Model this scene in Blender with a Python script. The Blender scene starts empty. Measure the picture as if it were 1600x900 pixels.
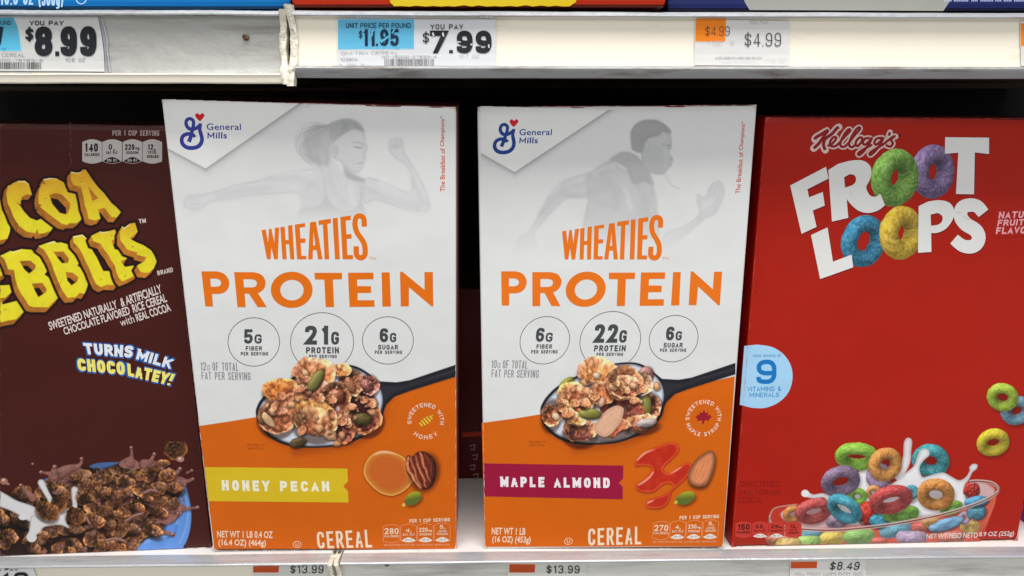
import bpy, bmesh, math, random
import numpy as np
from mathutils import Matrix, Vector
from mathutils.geometry import tessellate_polygon

# ------------------------------------------------------------------ scene, camera
scene = bpy.context.scene
COL = scene.collection
EYE = 1.36                      # eye height above the shop floor
FPX, TILT, ROLL = 1134.343, 0.252367, 0.0072396
ZS = -0.3543705                 # shelf surface relative to the eye
fw = np.array([0, math.cos(TILT), -math.sin(TILT)])
rt0 = np.array([1., 0, 0]); up0 = np.array([0, math.sin(TILT), math.cos(TILT)])
RT = rt0*math.cos(ROLL) + up0*math.sin(ROLL)
UP = -rt0*math.sin(ROLL) + up0*math.cos(ROLL)

cam = bpy.data.cameras.new('camera')
cam.sensor_width = 36; cam.lens = 36*FPX/1600; cam.clip_start = .02; cam.clip_end = 50
co = bpy.data.objects.new('camera', cam); COL.objects.link(co)
co.matrix_world = Matrix(((RT[0], UP[0], -fw[0], 0), (RT[1], UP[1], -fw[1], 0), (RT[2], UP[2], -fw[2], EYE), (0, 0, 0, 1)))
scene.camera = co

# ------------------------------------------------------------------ colours and materials
K = 0.98
def lin(c):
    c = np.asarray(c, float)/255.
    return np.where(c <= .04045, c/12.92, ((c+.055)/1.055)**2.4)
def ink(c):
    return np.clip(lin(c)/K, 0.0006, .86)

def nodes(name):
    m = bpy.data.materials.new(name); m.use_nodes = True
    return m, m.node_tree, m.node_tree.nodes['Principled BSDF']

def ink_material(name, rough, spec, bump=.04, scale=14, mottle=.05, coat=0.):
    m, t, b = nodes(name)
    a = t.nodes.new('ShaderNodeAttribute'); a.attribute_name = 'ink'
    tc = t.nodes.new('ShaderNodeTexCoord')
    n = t.nodes.new('ShaderNodeTexNoise'); n.inputs['Scale'].default_value = 60; n.inputs['Detail'].default_value = 6
    mr = t.nodes.new('ShaderNodeMapRange'); mr.inputs['To Min'].default_value = 1-mottle; mr.inputs['To Max'].default_value = 1+mottle
    mx = t.nodes.new('ShaderNodeVectorMath'); mx.operation = 'SCALE'
    t.links.new(tc.outputs['Object'], n.inputs['Vector']); t.links.new(n.outputs['Fac'], mr.inputs['Value'])
    t.links.new(a.outputs['Color'], mx.inputs[0]); t.links.new(mr.outputs['Result'], mx.inputs['Scale'])
    t.links.new(mx.outputs[0], b.inputs['Base Color'])
    b.inputs['Roughness'].default_value = rough; b.inputs['Specular IOR Level'].default_value = spec
    b.inputs['Coat Weight'].default_value = coat; b.inputs['Coat Roughness'].default_value = .25
    n3 = t.nodes.new('ShaderNodeTexNoise'); n3.inputs['Scale'].default_value = 9; n3.inputs['Detail'].default_value = 5; r3 = t.nodes.new('ShaderNodeMapRange')
    r3.inputs['From Min'].default_value = .3; r3.inputs['From Max'].default_value = .7; r3.inputs['To Min'].default_value = rough-.14; r3.inputs['To Max'].default_value = rough+.12
    t.links.new(tc.outputs['Object'], n3.inputs['Vector']); t.links.new(n3.outputs['Fac'], r3.inputs['Value']); t.links.new(r3.outputs['Result'], b.inputs['Roughness'])
    n2 = t.nodes.new('ShaderNodeTexNoise'); n2.inputs['Scale'].default_value = scale; n2.inputs['Detail'].default_value = 2
    bp = t.nodes.new('ShaderNodeBump'); bp.inputs['Strength'].default_value = bump; bp.inputs['Distance'].default_value = .02
    t.links.new(tc.outputs['Object'], n2.inputs['Vector']); t.links.new(n2.outputs['Fac'], bp.inputs['Height'])
    t.links.new(bp.outputs['Normal'], b.inputs['Normal'])
    return m
M_INK = ink_material('printed_card', .40, .22, .22, 10)
M_PAPER = ink_material('printed_paper', .40, .22, .10, 25, .03)

def plain(name, c, rough=.5, metal=0., spec=.5, wear=None, wscale=(8, 8, 60), wmin=.52, wmax=.62, bump=.1, bscale=40, raw=False):
    m, t, b = nodes(name)
    base = tuple(c) if raw else tuple(ink(c))
    tc = t.nodes.new('ShaderNodeTexCoord'); mp = t.nodes.new('ShaderNodeMapping'); mp.inputs['Scale'].default_value = wscale
    t.links.new(tc.outputs['Object'], mp.inputs['Vector'])
    n = t.nodes.new('ShaderNodeTexNoise'); n.inputs['Scale'].default_value = 1; n.inputs['Detail'].default_value = 8; n.inputs['Roughness'].default_value = .65
    t.links.new(mp.outputs['Vector'], n.inputs['Vector'])
    mr = t.nodes.new('ShaderNodeMapRange'); mr.inputs['From Min'].default_value = wmin; mr.inputs['From Max'].default_value = wmax
    t.links.new(n.outputs['Fac'], mr.inputs['Value'])
    mx = t.nodes.new('ShaderNodeMix'); mx.data_type = 'RGBA'
    mx.inputs[6].default_value = (*base, 1)
    mx.inputs[7].default_value = (*(tuple(ink(wear)) if wear is not None else base), 1)
    t.links.new(mr.outputs['Result'], mx.inputs[0]); t.links.new(mx.outputs[2], b.inputs['Base Color'])
    b.inputs['Metallic'].default_value = metal; b.inputs['Specular IOR Level'].default_value = spec
    r = t.nodes.new('ShaderNodeMapRange'); r.inputs['To Min'].default_value = rough-.08; r.inputs['To Max'].default_value = rough+.12
    t.links.new(n.outputs['Fac'], r.inputs['Value']); t.links.new(r.outputs['Result'], b.inputs['Roughness'])
    n2 = t.nodes.new('ShaderNodeTexNoise'); n2.inputs['Scale'].default_value = bscale; n2.inputs['Detail'].default_value = 4
    t.links.new(tc.outputs['Object'], n2.inputs['Vector'])
    bp = t.nodes.new('ShaderNodeBump'); bp.inputs['Strength'].default_value = bump; bp.inputs['Distance'].default_value = .003
    t.links.new(n2.outputs['Fac'], bp.inputs['Height']); t.links.new(bp.outputs['Normal'], b.inputs['Normal'])
    return m

# ------------------------------------------------------------------ objects
def rot(axis, a):
    return Matrix.Rotation(a, 4, axis.upper())
def tag(o, label=None, cat=None, group=None, kind=None):
    if label: o['label'] = label
    if cat: o['category'] = cat
    if group: o['group'] = group
    if kind: o['kind'] = kind
    return o
def empty(name, loc, yaw=0, lean=0, roll=0):
    o = bpy.data.objects.new(name, None); COL.objects.link(o)
    o.empty_display_size = .02
    o.matrix_basis = Matrix.Translation((loc[0], loc[1], loc[2]+EYE)) @ rot('z', yaw) @ rot('x', lean) @ rot('y', roll)
    return o
def mesh_obj(name, verts, faces, mat, parent=None, colors=None, smooth=False):
    me = bpy.data.meshes.new(name)
    verts = np.asarray(verts, np.float32); n = len(verts)
    if isinstance(faces, np.ndarray) and faces.ndim == 2:
        k = faces.shape[1]
        me.vertices.add(n); me.vertices.foreach_set('co', verts.ravel())
        me.loops.add(faces.size); me.loops.foreach_set('vertex_index', faces.astype(np.int32).ravel())
        me.polygons.add(len(faces)); me.polygons.foreach_set('loop_start', np.arange(0, faces.size, k, dtype=np.int32))
        me.update(calc_edges=True); me.validate()
    else:
        me.from_pydata([tuple(map(float, v)) for v in verts], [], [tuple(f) for f in faces]); me.update()
    if colors is not None and len(me.vertices) == n:
        at = me.color_attributes.new('ink', 'FLOAT_COLOR', 'POINT')
        c = np.ones((n, 4), np.float32); c[:, :3] = colors
        at.data.foreach_set('color', c.ravel())
    me.materials.append(mat)
    if smooth: me.shade_smooth()
    o = bpy.data.objects.new(name, me); COL.objects.link(o); o.parent = parent
    return o

class Panel:
    """the printed face of one object: turns a spot measured on the photograph into a spot on that face"""
    def __init__(self, obj, pxmap=None, eps=2.4e-5, surf=None, mat=None):
        self.o = obj; self.eps = eps; self.surf = surf; self.mat = mat or M_INK
        Mi = np.array(obj.matrix_basis.inverted())
        self.R = Mi[:3, :3]; self.c = Mi[:3, :3] @ np.array([0, 0, EYE]) + Mi[:3, 3]
        self.H = None if pxmap is None else np.array(pxmap)
    def m(self, p):
        p = np.asarray(p, float)
        if self.H is None: return p
        q = np.concatenate([p/1000, np.ones(p.shape[:-1]+(1,))], -1) @ self.H.T
        return q[..., :2]/q[..., 2:]*1000
    def loc(self, p, layer=0, mapped=True):
        p = self.m(p) if mapped else np.asarray(p, float)
        d = fw + (p[..., :1]-800)/FPX*RT - (p[..., 1:]-450)/FPX*UP
        d = d @ self.R.T
        y = np.zeros(p.shape[:-1])
        for _ in range(4 if self.surf else 1):
            t = (y-self.c[1])/d[..., 1]
            x = self.c[0]+t*d[..., 0]; z = self.c[2]+t*d[..., 2]
            if self.surf: y = self.surf(x, z)
        return np.stack([x, y-(np.asarray(layer)+1)*self.eps, z], -1)

def sm(pts, n=6, closed=True):
    p = np.asarray(pts, float); N = len(p); out = []
    for i in range(N if closed else N-1):
        g = lambda k: p[k % N] if closed else p[min(max(k, 0), N-1)]
        a, b, c, d = g(i-1), g(i), g(i+1), g(i+2)
        for k in range(n):
            t = k/n
            out.append(.5*((2*b)+(c-a)*t+(2*a-5*b+4*c-d)*t*t+(3*b-a-3*c+d)*t**3))
    if not closed: out.append(p[-1])
    return np.array(out)
def Z(ox, oy, s, pts):
    return np.array([ox, oy])+np.asarray(pts, float)/s

# ------------------------------------------------------------------ a condensed sans alphabet drawn as strokes
_r = 'r'
STROKES = {
 'A': [[(0, 0), (.5, 1), (1, 0)], [(.16, .27), (.84, .27)]], 'B': [[(0, 0), (0, 1), (.93, 1, _r), (.93, .53, _r), (0, .53)], [(0, .53), (1, .53, _r), (1, 0, _r), (0, 0)]],
 'C': [[(1, .68), (1, 1, _r), (0, 1, _r), (0, 0, _r), (1, 0, _r), (1, .32)]], 'D': [[(0, 0), (0, 1), (1, 1, _r), (1, 0, _r), (0, 0)]],
 'E': [[(1, 1), (0, 1), (0, 0), (1, 0)], [(0, .51), (.85, .51)]], 'F': [[(1, 1), (0, 1), (0, 0)], [(0, .5), (.85, .5)]],
 'G': [[(1, .7), (1, 1, _r), (0, 1, _r), (0, 0, _r), (1, 0, _r), (1, .46), (.5, .46)]], 'H': [[(0, 0), (0, 1)], [(1, 0), (1, 1)], [(0, .51), (1, .51)]],
 'I': [[(.5, 0), (.5, 1)]], 'J': [[(1, 1), (1, 0, _r), (0, 0, _r), (0, .3)]], 'K': [[(0, 0), (0, 1)], [(1, 1), (.03, .40)], [(.38, .62), (1, 0)]],
 'L': [[(0, 1), (0, 0), (1, 0)]], 'M': [[(0, 0), (0, 1)], [(0, 1), (.5, .25), (1, 1)], [(1, 1), (1, 0)]], 'N': [[(0, 0), (0, 1)], [(0, 1), (1, 0)], [(1, 0), (1, 1)]],
 'O': [['c', (0, 0, _r), (0, 1, _r), (1, 1, _r), (1, 0, _r)]], 'P': [[(0, 0), (0, 1), (1, 1, _r), (1, .44, _r), (0, .44)]],
 'Q': [['c', (0, 0, _r), (0, 1, _r), (1, 1, _r), (1, 0, _r)], [(.6, .25), (1, -.05)]], 'R': [[(0, 0), (0, 1), (.96, 1, _r), (.96, .47, _r), (0, .47)], [(.5, .47), (1, 0)]],
 'S': [[(1, .72), (1, 1, _r), (0, 1, _r), (0, .56, _r), (1, .46, _r), (1, 0, _r), (0, 0, _r), (0, .28)]], 'T': [[(0, 1), (1, 1)], [(.5, 1), (.5, 0)]],
 'U': [[(0, 1), (0, 0, _r), (1, 0, _r), (1, 1)]], 'V': [[(0, 1), (.5, 0), (1, 1)]], 'W': [[(0, 1), (.25, 0), (.5, .85), (.75, 0), (1, 1)]],
 'X': [[(0, 0), (1, 1)], [(0, 1), (1, 0)]], 'Y': [[(0, 1), (.5, .42), (1, 1)], [(.5, .5), (.5, 0)]], 'Z': [[(0, 1), (1, 1), (0, 0), (1, 0)]],
 '0': [['c', (0, 0, _r), (0, 1, _r), (1, 1, _r), (1, 0, _r)]], '1': [[(.75, 0), (.75, 1)], [(.0, .80), (.75, .93)]], 'g': [['c', (0, 0, _r), (0, .62, _r), (.95, .62, _r), (.95, 0, _r)], [(.95, .64), (.95, -.22, _r), (.05, -.22)]], '2': [[(0, .70), (0, 1, _r), (1, 1, _r), (1, .58, _r), (.03, 0), (1, 0)]],
 '3': [[(0, .75), (0, 1, _r), (.96, 1, _r), (.96, .53, _r), (.35, .53)], [(.35, .53), (1, .53, _r), (1, 0, _r), (0, 0, _r), (0, .25)]], '4': [[(.78, 0), (.78, 1), (0, .26), (1.08, .26)]],
 '5': [[(.95, 1), (.06, 1), (.03, .52), (1, .62, _r), (1, 0, _r), (0, 0, _r), (0, .25)]], '6': [[(1, .75), (1, 1, _r), (0, 1, _r), (0, 0, _r), (1, 0, _r), (1, .57, _r), (0, .57)]],
 '7': [[(0, 1), (1, 1), (.35, 0)]], '8': [['c', (.04, .53, _r), (.04, 1, _r), (.96, 1, _r), (.96, .53, _r)], ['c', (0, 0, _r), (0, .53, _r), (1, .53, _r), (1, 0, _r)]],
 '9': [[(0, .25), (0, 0, _r), (1, 0, _r), (1, 1, _r), (0, 1, _r), (0, .43, _r), (1, .43)]],
 '$': [[(1, .70), (1, .90, _r), (0, .90, _r), (0, .55, _r), (1, .46, _r), (1, .08, _r), (0, .08, _r), (0, .28)], [(.5, 1.06), (.5, -.08)]],
 '&': [[(1, 0), (.12, .78, _r), (.3, 1, _r), (.72, .95, _r), (.5, .6), (0, .38, _r), (0, 0, _r), (.7, 0, _r), (1, .4)]],
 '.': [[(.5, -.01), (.5, .06)]], ',': [[(.6, .06), (.35, -.15)]], '-': [[(.1, .42), (.9, .42)]], '/': [[(0, 0), (1, 1)]], '!': [[(.5, 1), (.5, .32)], [(.5, 0), (.5, .06)]],
 '(': [[(1, 1.08), (.1, .8, _r), (.1, .2, _r), (1, -.1)]], ')': [[(0, 1.08), (.9, .8, _r), (.9, .2, _r), (0, -.1)]], '"': [[(.2, 1), (.2, .72)], [(.8, 1), (.8, .72)]],
 '%': [['c', (0, .6, _r), (0, 1, _r), (.3, 1, _r), (.3, .6, _r)], ['c', (.7, 0, _r), (.7, .4, _r), (1, .4, _r), (1, 0, _r)], [(.1, 0), (.9, 1)]], ' ': []}
RELW = {'I': 0, '.': 0, '!': 0, '1': .62, 'M': 1.45, 'W': 1.5, '-': .7, '(': .35, ')': .35, ' ': .45, '"': .5, '%': 1.5, 'L': .85, 'F': .88, 'E': .9, 'J': .8, '/': .8, ',': .2}
def stroke_text(s, aspect, t, gap):
    n = len(s); rel = sum(RELW.get(ch, 1) for ch in s)
    k = max(.12, .24+(gap-.10)*1.6); W_ = rel+(n-1)*k
    Wd = (aspect-n*t-(n-1)*k*t)/max(W_, .3)
    if Wd < 1.3*t and rel > 0:
        t = aspect/(n+(n-1)*k+1.3*W_); Wd = 1.3*t
    if rel == 0: Wd = t
    gap = k*(Wd+t)
    V = []; F = []; lay = []; x = 0
    for ch in s:
        w = RELW.get(ch, 1)*Wd; ww = w
        for k, path in enumerate(STROKES[ch]):
            closed = path[0] == 'c'; pts = path[1:] if closed else path
            q = [((x+t/2+p[0]*w) if w > 0 else x+t/2, t/2+p[1]*(1-t)) for p in pts]
            out = []; N = len(q)
            for i, p in enumerate(pts):
                c = np.array(q[i])
                if len(p) > 2 and (closed or 0 < i < N-1):
                    a = np.array(q[i-1])-c; b = np.array(q[(i+1) % N])-c
                    la, lb = np.linalg.norm(a), np.linalg.norm(b)
                    ra = min(la*.5, max(.30, t*.9)); rb = min(lb*.5, max(.30, t*.9))
                    A = c+a/la*ra; B = c+b/lb*rb
                    for j in range(7):
                        u = j/6; kk = .28
                        out.append((1-u)**3*A+3*(1-u)**2*u*(A+(c-A)*.62)+3*(1-u)*u*u*(B+(c-B)*.62)+u**3*B)
                else: out.append(c)
            o = np.array(out); M_ = len(o)
            if not closed:
                for e, nx in ((0, 1), (-1, -2)):
                    dv = o[e]-o[nx]; dv /= np.linalg.norm(dv)+1e-9; py_ = pts[e][1]; px_ = pts[e][0]
                    if (abs(dv[0]) > .98 and (px_ >= .8 or px_ <= .2)) or (abs(dv[1]) > .05 and (py_ >= .99 or py_ <= .01)): o[e] = o[e]+dv*t/2*(1 if abs(dv[0]) > .98 or abs(dv[1]) > .98 else 1.5)
            if closed: o = np.vstack([o, o[:1]]); M_ += 1
            keep = [0]+[i for i in range(1, M_) if np.hypot(*(o[i]-o[i-1])) > 1e-5]; o = o[keep]; M_ = len(o)
            d = np.diff(o, axis=0); d /= np.linalg.norm(d, axis=1, keepdims=True)
            nr = np.stack([-d[:, 1], d[:, 0]], 1); mv = np.zeros_like(o)
            for i in range(M_):
                if closed and i in (0, M_-1): a_, b_ = nr[-1], nr[0]
                else: a_, b_ = nr[max(i-1, 0)], nr[min(i, M_-2)]
                m = a_+b_; L = np.linalg.norm(m)
                if L < .5: m = a_; L = 1
                m = m/L; mv[i] = m/max(.42, m @ a_)
            e0, e1 = o+mv*t/2, o-mv*t/2
            if ch not in '()$,gQ': e0[:, 1] = np.clip(e0[:, 1], 0, 1); e1[:, 1] = np.clip(e1[:, 1], 0, 1)
            base = len(V); V += list(e0)+list(e1); lay += [k*.3+i*.03 for i in range(M_)]*2
            F += [(base+i, base+i+1, base+M_+i+1, base+M_+i) for i in range(M_-1)]
        x += ww+t+gap
    return np.array(V)/np.array([x-gap, 1.]), F, np.array(lay)

class Print:
    """collects flat printed shapes of one part, then links them as one mesh"""
    def __init__(self, panel, layer=0):
        self.P = panel; self.layer = layer; self.v = []; self.f = []; self.c = []; self.n = 0
    def add(self, px, faces, color, layer=None, mapped=True):
        L = self.P.loc(np.asarray(px, float), self.layer if layer is None else layer, mapped)
        self.v.append(L); self.f += [tuple(int(i)+self.n for i in f) for f in faces]
        c = np.asarray(color, float)
        self.c.append(np.broadcast_to(ink(c), (len(L), 3)) if c.ndim == 1 else ink(c)); self.n += len(L)
        return self
    def poly(self, pts, color, holes=(), layer=None, mapped=True):
        rings = [np.asarray(pts, float)]+[np.asarray(h, float) for h in holes]
        tri = tessellate_polygon([[Vector((a, -b, 0)) for a, b in r] for r in rings])
        return self.add(np.concatenate(rings), tri, color, layer, mapped)
    def stroke(self, pts, w, color, layer=None, mapped=True, closed=False):
        p = np.asarray(pts, float)
        if closed: p = np.vstack([p, p[:1]])
        d = np.gradient(p, axis=0)
        if closed: d[0] = d[-1] = p[1]-p[-2]
        d /= np.linalg.norm(d, axis=1, keepdims=True)+1e-9
        nrm = np.stack([-d[:, 1], d[:, 0]], 1); w = np.broadcast_to(np.asarray(w, float), (len(p),))[:, None]/2
        v = np.concatenate([p+nrm*w, p-nrm*w]); N = len(p)
        L0 = (self.layer if layer is None else layer)+np.tile(np.arange(N)*.008, 2)
        return self.add(v, [(i, i+1, N+i+1, N+i) for i in range(N-1)], color, L0, mapped)
    def ellipse(self, cx, cy, rx, ry, color, n=48, layer=None, mapped=True):
        a = np.linspace(0, 2*np.pi, n, endpoint=False)
        return self.poly(np.stack([cx+rx*np.cos(a), cy+ry*np.sin(a)], 1), color, layer=layer, mapped=mapped)
    def ring(self, cx, cy, rx, ry, w, color, n=72, layer=None):
        a = np.linspace(0, 2*np.pi, n, endpoint=False)
        return self.stroke(np.stack([cx+rx*np.cos(a), cy+ry*np.sin(a)], 1), w, color, layer, closed=True)
    def text(self, s, quad, color, bold=0., space=1., layer=None, mapped=True, shear=0., stroke=True, wt=1.):
        q = np.asarray(quad, float)
        if len(q) == 2: q = np.array([q[0], (q[1][0], q[0][1]), q[1], (q[0][0], q[1][1])])
        lay = 0
        if stroke and all(ch in STROKES for ch in s):
            hh = np.hypot(*((q[3]+q[2]-q[0]-q[1])/2)); ww = np.hypot(*((q[1]+q[2]-q[0]-q[3])/2))
            v, f, lay = stroke_text(s, ww/hh, max(.05, .11+bold*2.5)*wt, .10+(space-1)*.6)
            v[:, 0] += shear*(v[:, 1]-.5)*hh/ww
        else: v, f = glyphs(s, bold, space, shear)
        u, w = v[:, :1], v[:, 1:]
        top = q[0]*(1-u)+q[1]*u; bot = q[3]*(1-u)+q[2]*u
        L = (self.layer if layer is None else layer)+lay
        return self.add(bot*(1-w)+top*w, f, color, L, mapped)
    def arc(self, s, cx, cy, r0, r1, a0, a1, color, bold=.02, space=1.1, ky=1.):
        v, f, lay = stroke_text(s, abs(math.radians(a1-a0)*(r0+r1)/2/(r1-r0)), .11+bold*2.5, .10+(space-1)*.6)
        a = np.radians(a0+(a1-a0)*v[:, 0]); r = r0+(r1-r0)*v[:, 1]
        return self.add(np.stack([cx+r*np.cos(a), cy-ky*r*np.sin(a)], 1), f, color, self.layer+lay)
    def done(self, name, parent=None, label=None):
        if not self.v: return None
        o = mesh_obj(name, np.concatenate(self.v), self.f, self.P.mat, parent or self.P.o, np.concatenate(self.c))
        if label: o['label'] = label
        return o

_g = {}
def glyphs(s, bold=0., space=1., shear=0.):
    k = (s, bold, space, shear)
    if k not in _g:
        cu = bpy.data.curves.new('t', 'FONT'); cu.body = s; cu.size = 1; cu.offset = bold; cu.space_character = space
        cu.resolution_u = 4; cu.shear = shear
        ob = bpy.data.objects.new('t', cu); COL.objects.link(ob)
        me = bpy.data.meshes.new_from_object(ob)
        v = np.array([x.co[:2] for x in me.vertices]); f = [tuple(p.vertices) for p in me.polygons]
        bpy.data.objects.remove(ob); bpy.data.meshes.remove(me); bpy.data.curves.remove(cu)
        lo, hi = v.min(0), v.max(0)
        _g[k] = ((v-lo)/(hi-lo), f)
    return _g[k]

# ------------------------------------------------------------------ picture printing (food, faded figures): colour per mesh vertex
def hash2(ix, iy, seed):
    h = (ix*374761393+iy*668265263+seed*1442695041) & 0xffffffff
    h = ((h ^ (h >> 13))*1274126177) & 0xffffffff
    return ((h ^ (h >> 16)) & 0xffff)/65535.
def vnoise(x, y, seed=0):
    xi = np.floor(x).astype(np.int64); yi = np.floor(y).astype(np.int64)
    fx, fy = x-xi, y-yi; fx = fx*fx*(3-2*fx); fy = fy*fy*(3-2*fy)
    a, b, c, d = hash2(xi, yi, seed), hash2(xi+1, yi, seed), hash2(xi, yi+1, seed), hash2(xi+1, yi+1, seed)
    return (a*(1-fx)+b*fx)*(1-fy)+(c*(1-fx)+d*fx)*fy
def fbm(x, y, seed=0, o=3):
    r = 0; a = .5; s = 0
    for k in range(o):
        r = r+a*vnoise(x*2**k, y*2**k, seed+k*17); s += a; a *= .5
    return r/s

class Picture:
    def __init__(self, x0, y0, x1, y1, s, bg):
        self.x0, self.y0, self.s = x0, y0, s
        self.w = int((x1-x0)*s)+1; self.h = int((y1-y0)*s)+1
        self.X, self.Y = np.meshgrid(x0+np.arange(self.w)/s, y0+np.arange(self.h)/s)
        self.c = np.broadcast_to(np.asarray(bg, float), (self.h, self.w, 3)).copy()
        self.a = np.zeros((self.h, self.w))
    def win(self, lo, hi, pad):
        i0 = max(0, int((lo[0]-pad-self.x0)*self.s)); i1 = min(self.w, int((hi[0]+pad-self.x0)*self.s)+2)
        j0 = max(0, int((lo[1]-pad-self.y0)*self.s)); j1 = min(self.h, int((hi[1]+pad-self.y0)*self.s)+2)
        return (slice(j0, j1), slice(i0, i1)) if i1 > i0 and j1 > j0 else None
    def sdf(self, p, w):
        X, Y = self.X[w], self.Y[w]; d = np.full(X.shape, 1e9); ins = np.zeros(X.shape, bool)
        N = len(p)
        for i in range(N):
            ax, ay = p[i]; bx, by = p[(i+1) % N]; ex, ey = bx-ax, by-ay
            t = np.clip(((X-ax)*ex+(Y-ay)*ey)/(ex*ex+ey*ey+1e-12), 0, 1)
            d = np.minimum(d, (X-ax-t*ex)**2+(Y-ay-t*ey)**2)
            if ay != by: ins ^= ((ay > Y) != (by > Y)) & (X < ex*(Y-ay)/(by-ay)+ax)
        d = np.sqrt(d)
        return np.where(ins, -d, d)
    def blend(self, w, m, col, cover=True):
        m = np.clip(m, 0, 1); C = self.c[w]
        C[:] = C*(1-m[..., None])+np.asarray(col, float)*m[..., None]
        if cover: self.a[w] = np.maximum(self.a[w], m)
    def poly(self, pts, col, soft=.8, op=1., grow=0., smooth=0, mul=False, holes=()):
        p = np.asarray(pts, float)
        if smooth: p = sm(p, smooth)
        w = self.win(p.min(0), p.max(0), soft+grow+1)
        if w is None: return
        d = self.sdf(p, w)
        for h in holes: d = np.maximum(d, -self.sdf(sm(h, smooth) if smooth else np.asarray(h, float), w))
        d = d-grow
        m = np.clip(.5-d/soft, 0, 1)*op
        if callable(col): col = col(self.X[w], self.Y[w], d)
        if mul: col = self.c[w]*np.asarray(col, float)
        self.blend(w, m, col)
    def stroke(self, pts, wd, col, soft=.8, op=1., smooth=5):
        p = sm(pts, smooth, False) if smooth and len(pts) > 2 else np.asarray(pts, float)
        wd = np.asarray(wd, float)
        r = np.interp(np.linspace(0, 1, len(p)), np.linspace(0, 1, max(2, wd.size)), wd if wd.size > 1 else np.repeat(wd, 2))/2
        w = self.win(p.min(0), p.max(0), soft+r.max()+1)
        if w is None: return
        X, Y = self.X[w], self.Y[w]; d = np.full(X.shape, 1e9)
        for i in range(len(p)-1):
            ax, ay = p[i]; ex, ey = p[i+1]-p[i]
            t = np.clip(((X-ax)*ex+(Y-ay)*ey)/(ex*ex+ey*ey+1e-12), 0, 1)
            d = np.minimum(d, np.hypot(X-ax-t*ex, Y-ay-t*ey)-(r[i]*(1-t)+r[i+1]*t))
        if callable(col): col = col(X, Y, d)
        self.blend(w, np.clip(.5-d/soft, 0, 1)*op, col)
    def ell(self, cx, cy, rx, ry, col, rot=0., soft=1., op=1., mul=False):
        R = max(rx, ry)+soft+1; w = self.win((cx-R, cy-R), (cx+R, cy+R), 0)
        if w is None: return
        a = math.radians(rot); dx, dy = self.X[w]-cx, -(self.Y[w]-cy)
        u = dx*math.cos(a)+dy*math.sin(a); v = -dx*math.sin(a)+dy*math.cos(a)
        q = np.hypot(u/rx, v/ry); d = (q-1)*min(rx, ry)
        if callable(col): col = col(u/rx, v/ry, q)
        if mul: col = self.c[w]*np.asarray(col, float)
        self.blend(w, np.clip(.5-d/soft, 0, 1)*op, col)
    def splat(self, P, col):
        o = np.argsort(P[..., 2], axis=None, kind='stable')
        ix = np.round((P[..., 0].ravel()[o]-self.x0)*self.s).astype(int); iy = np.round((P[..., 1].ravel()[o]-self.y0)*self.s).astype(int)
        k = (ix >= 0) & (ix < self.w) & (iy >= 0) & (iy < self.h)
        self.c[iy[k], ix[k]] = col.reshape(-1, 3)[o][k]; self.a[iy[k], ix[k]] = 1
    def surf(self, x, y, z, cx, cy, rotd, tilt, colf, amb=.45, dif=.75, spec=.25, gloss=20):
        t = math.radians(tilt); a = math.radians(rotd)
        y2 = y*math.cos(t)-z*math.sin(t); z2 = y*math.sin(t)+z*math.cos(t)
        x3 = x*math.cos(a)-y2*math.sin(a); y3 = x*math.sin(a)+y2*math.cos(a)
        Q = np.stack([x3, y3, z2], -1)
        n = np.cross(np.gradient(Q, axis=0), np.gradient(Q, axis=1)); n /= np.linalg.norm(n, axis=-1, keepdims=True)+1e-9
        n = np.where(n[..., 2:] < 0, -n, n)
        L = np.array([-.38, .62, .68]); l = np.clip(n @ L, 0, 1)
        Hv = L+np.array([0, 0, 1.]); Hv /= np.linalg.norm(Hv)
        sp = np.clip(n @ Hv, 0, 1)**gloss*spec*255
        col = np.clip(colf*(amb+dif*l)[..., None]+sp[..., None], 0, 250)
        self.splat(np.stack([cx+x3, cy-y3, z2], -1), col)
    def blur(self, k=1):
        for _ in range(k):
            for ax in (0, 1):
                for A in ('c', 'a'):
                    v = getattr(self, A); pad = [(0, 0)]*v.ndim; pad[ax] = (1, 1); q = np.pad(v, pad, mode='edge')
                    s0 = [slice(None)]*v.ndim; s1 = list(s0); s2 = list(s0)
                    s0[ax] = slice(0, -2); s1[ax] = slice(1, -1); s2[ax] = slice(2, None)
                    setattr(self, A, .22*q[tuple(s0)]+.56*q[tuple(s1)]+.22*q[tuple(s2)])
    def mesh(self, name, panel, layer=0, thr=.006, clip=None, mapped=True, parent=None, label=None):
        keep = self.a > thr
        f = keep[:-1, :-1] | keep[1:, :-1] | keep[:-1, 1:] | keep[1:, 1:]
        if clip is not None:
            c = clip(self.X, self.Y); f &= c[:-1, :-1] & c[1:, 1:]
        jj, ii = np.nonzero(f); W = self.w
        q = np.stack([jj*W+ii, (jj+1)*W+ii, (jj+1)*W+ii+1, jj*W+ii+1], 1)
        used, inv = np.unique(q, return_inverse=True)
        px = np.stack([self.X.ravel()[used], self.Y.ravel()[used]], 1)
        o = mesh_obj(name, panel.loc(px, layer, mapped), inv.reshape(-1, 4), panel.mat, parent or panel.o, ink(self.c.reshape(-1, 3)[used]))
        if label: o['label'] = label
        return o

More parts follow.
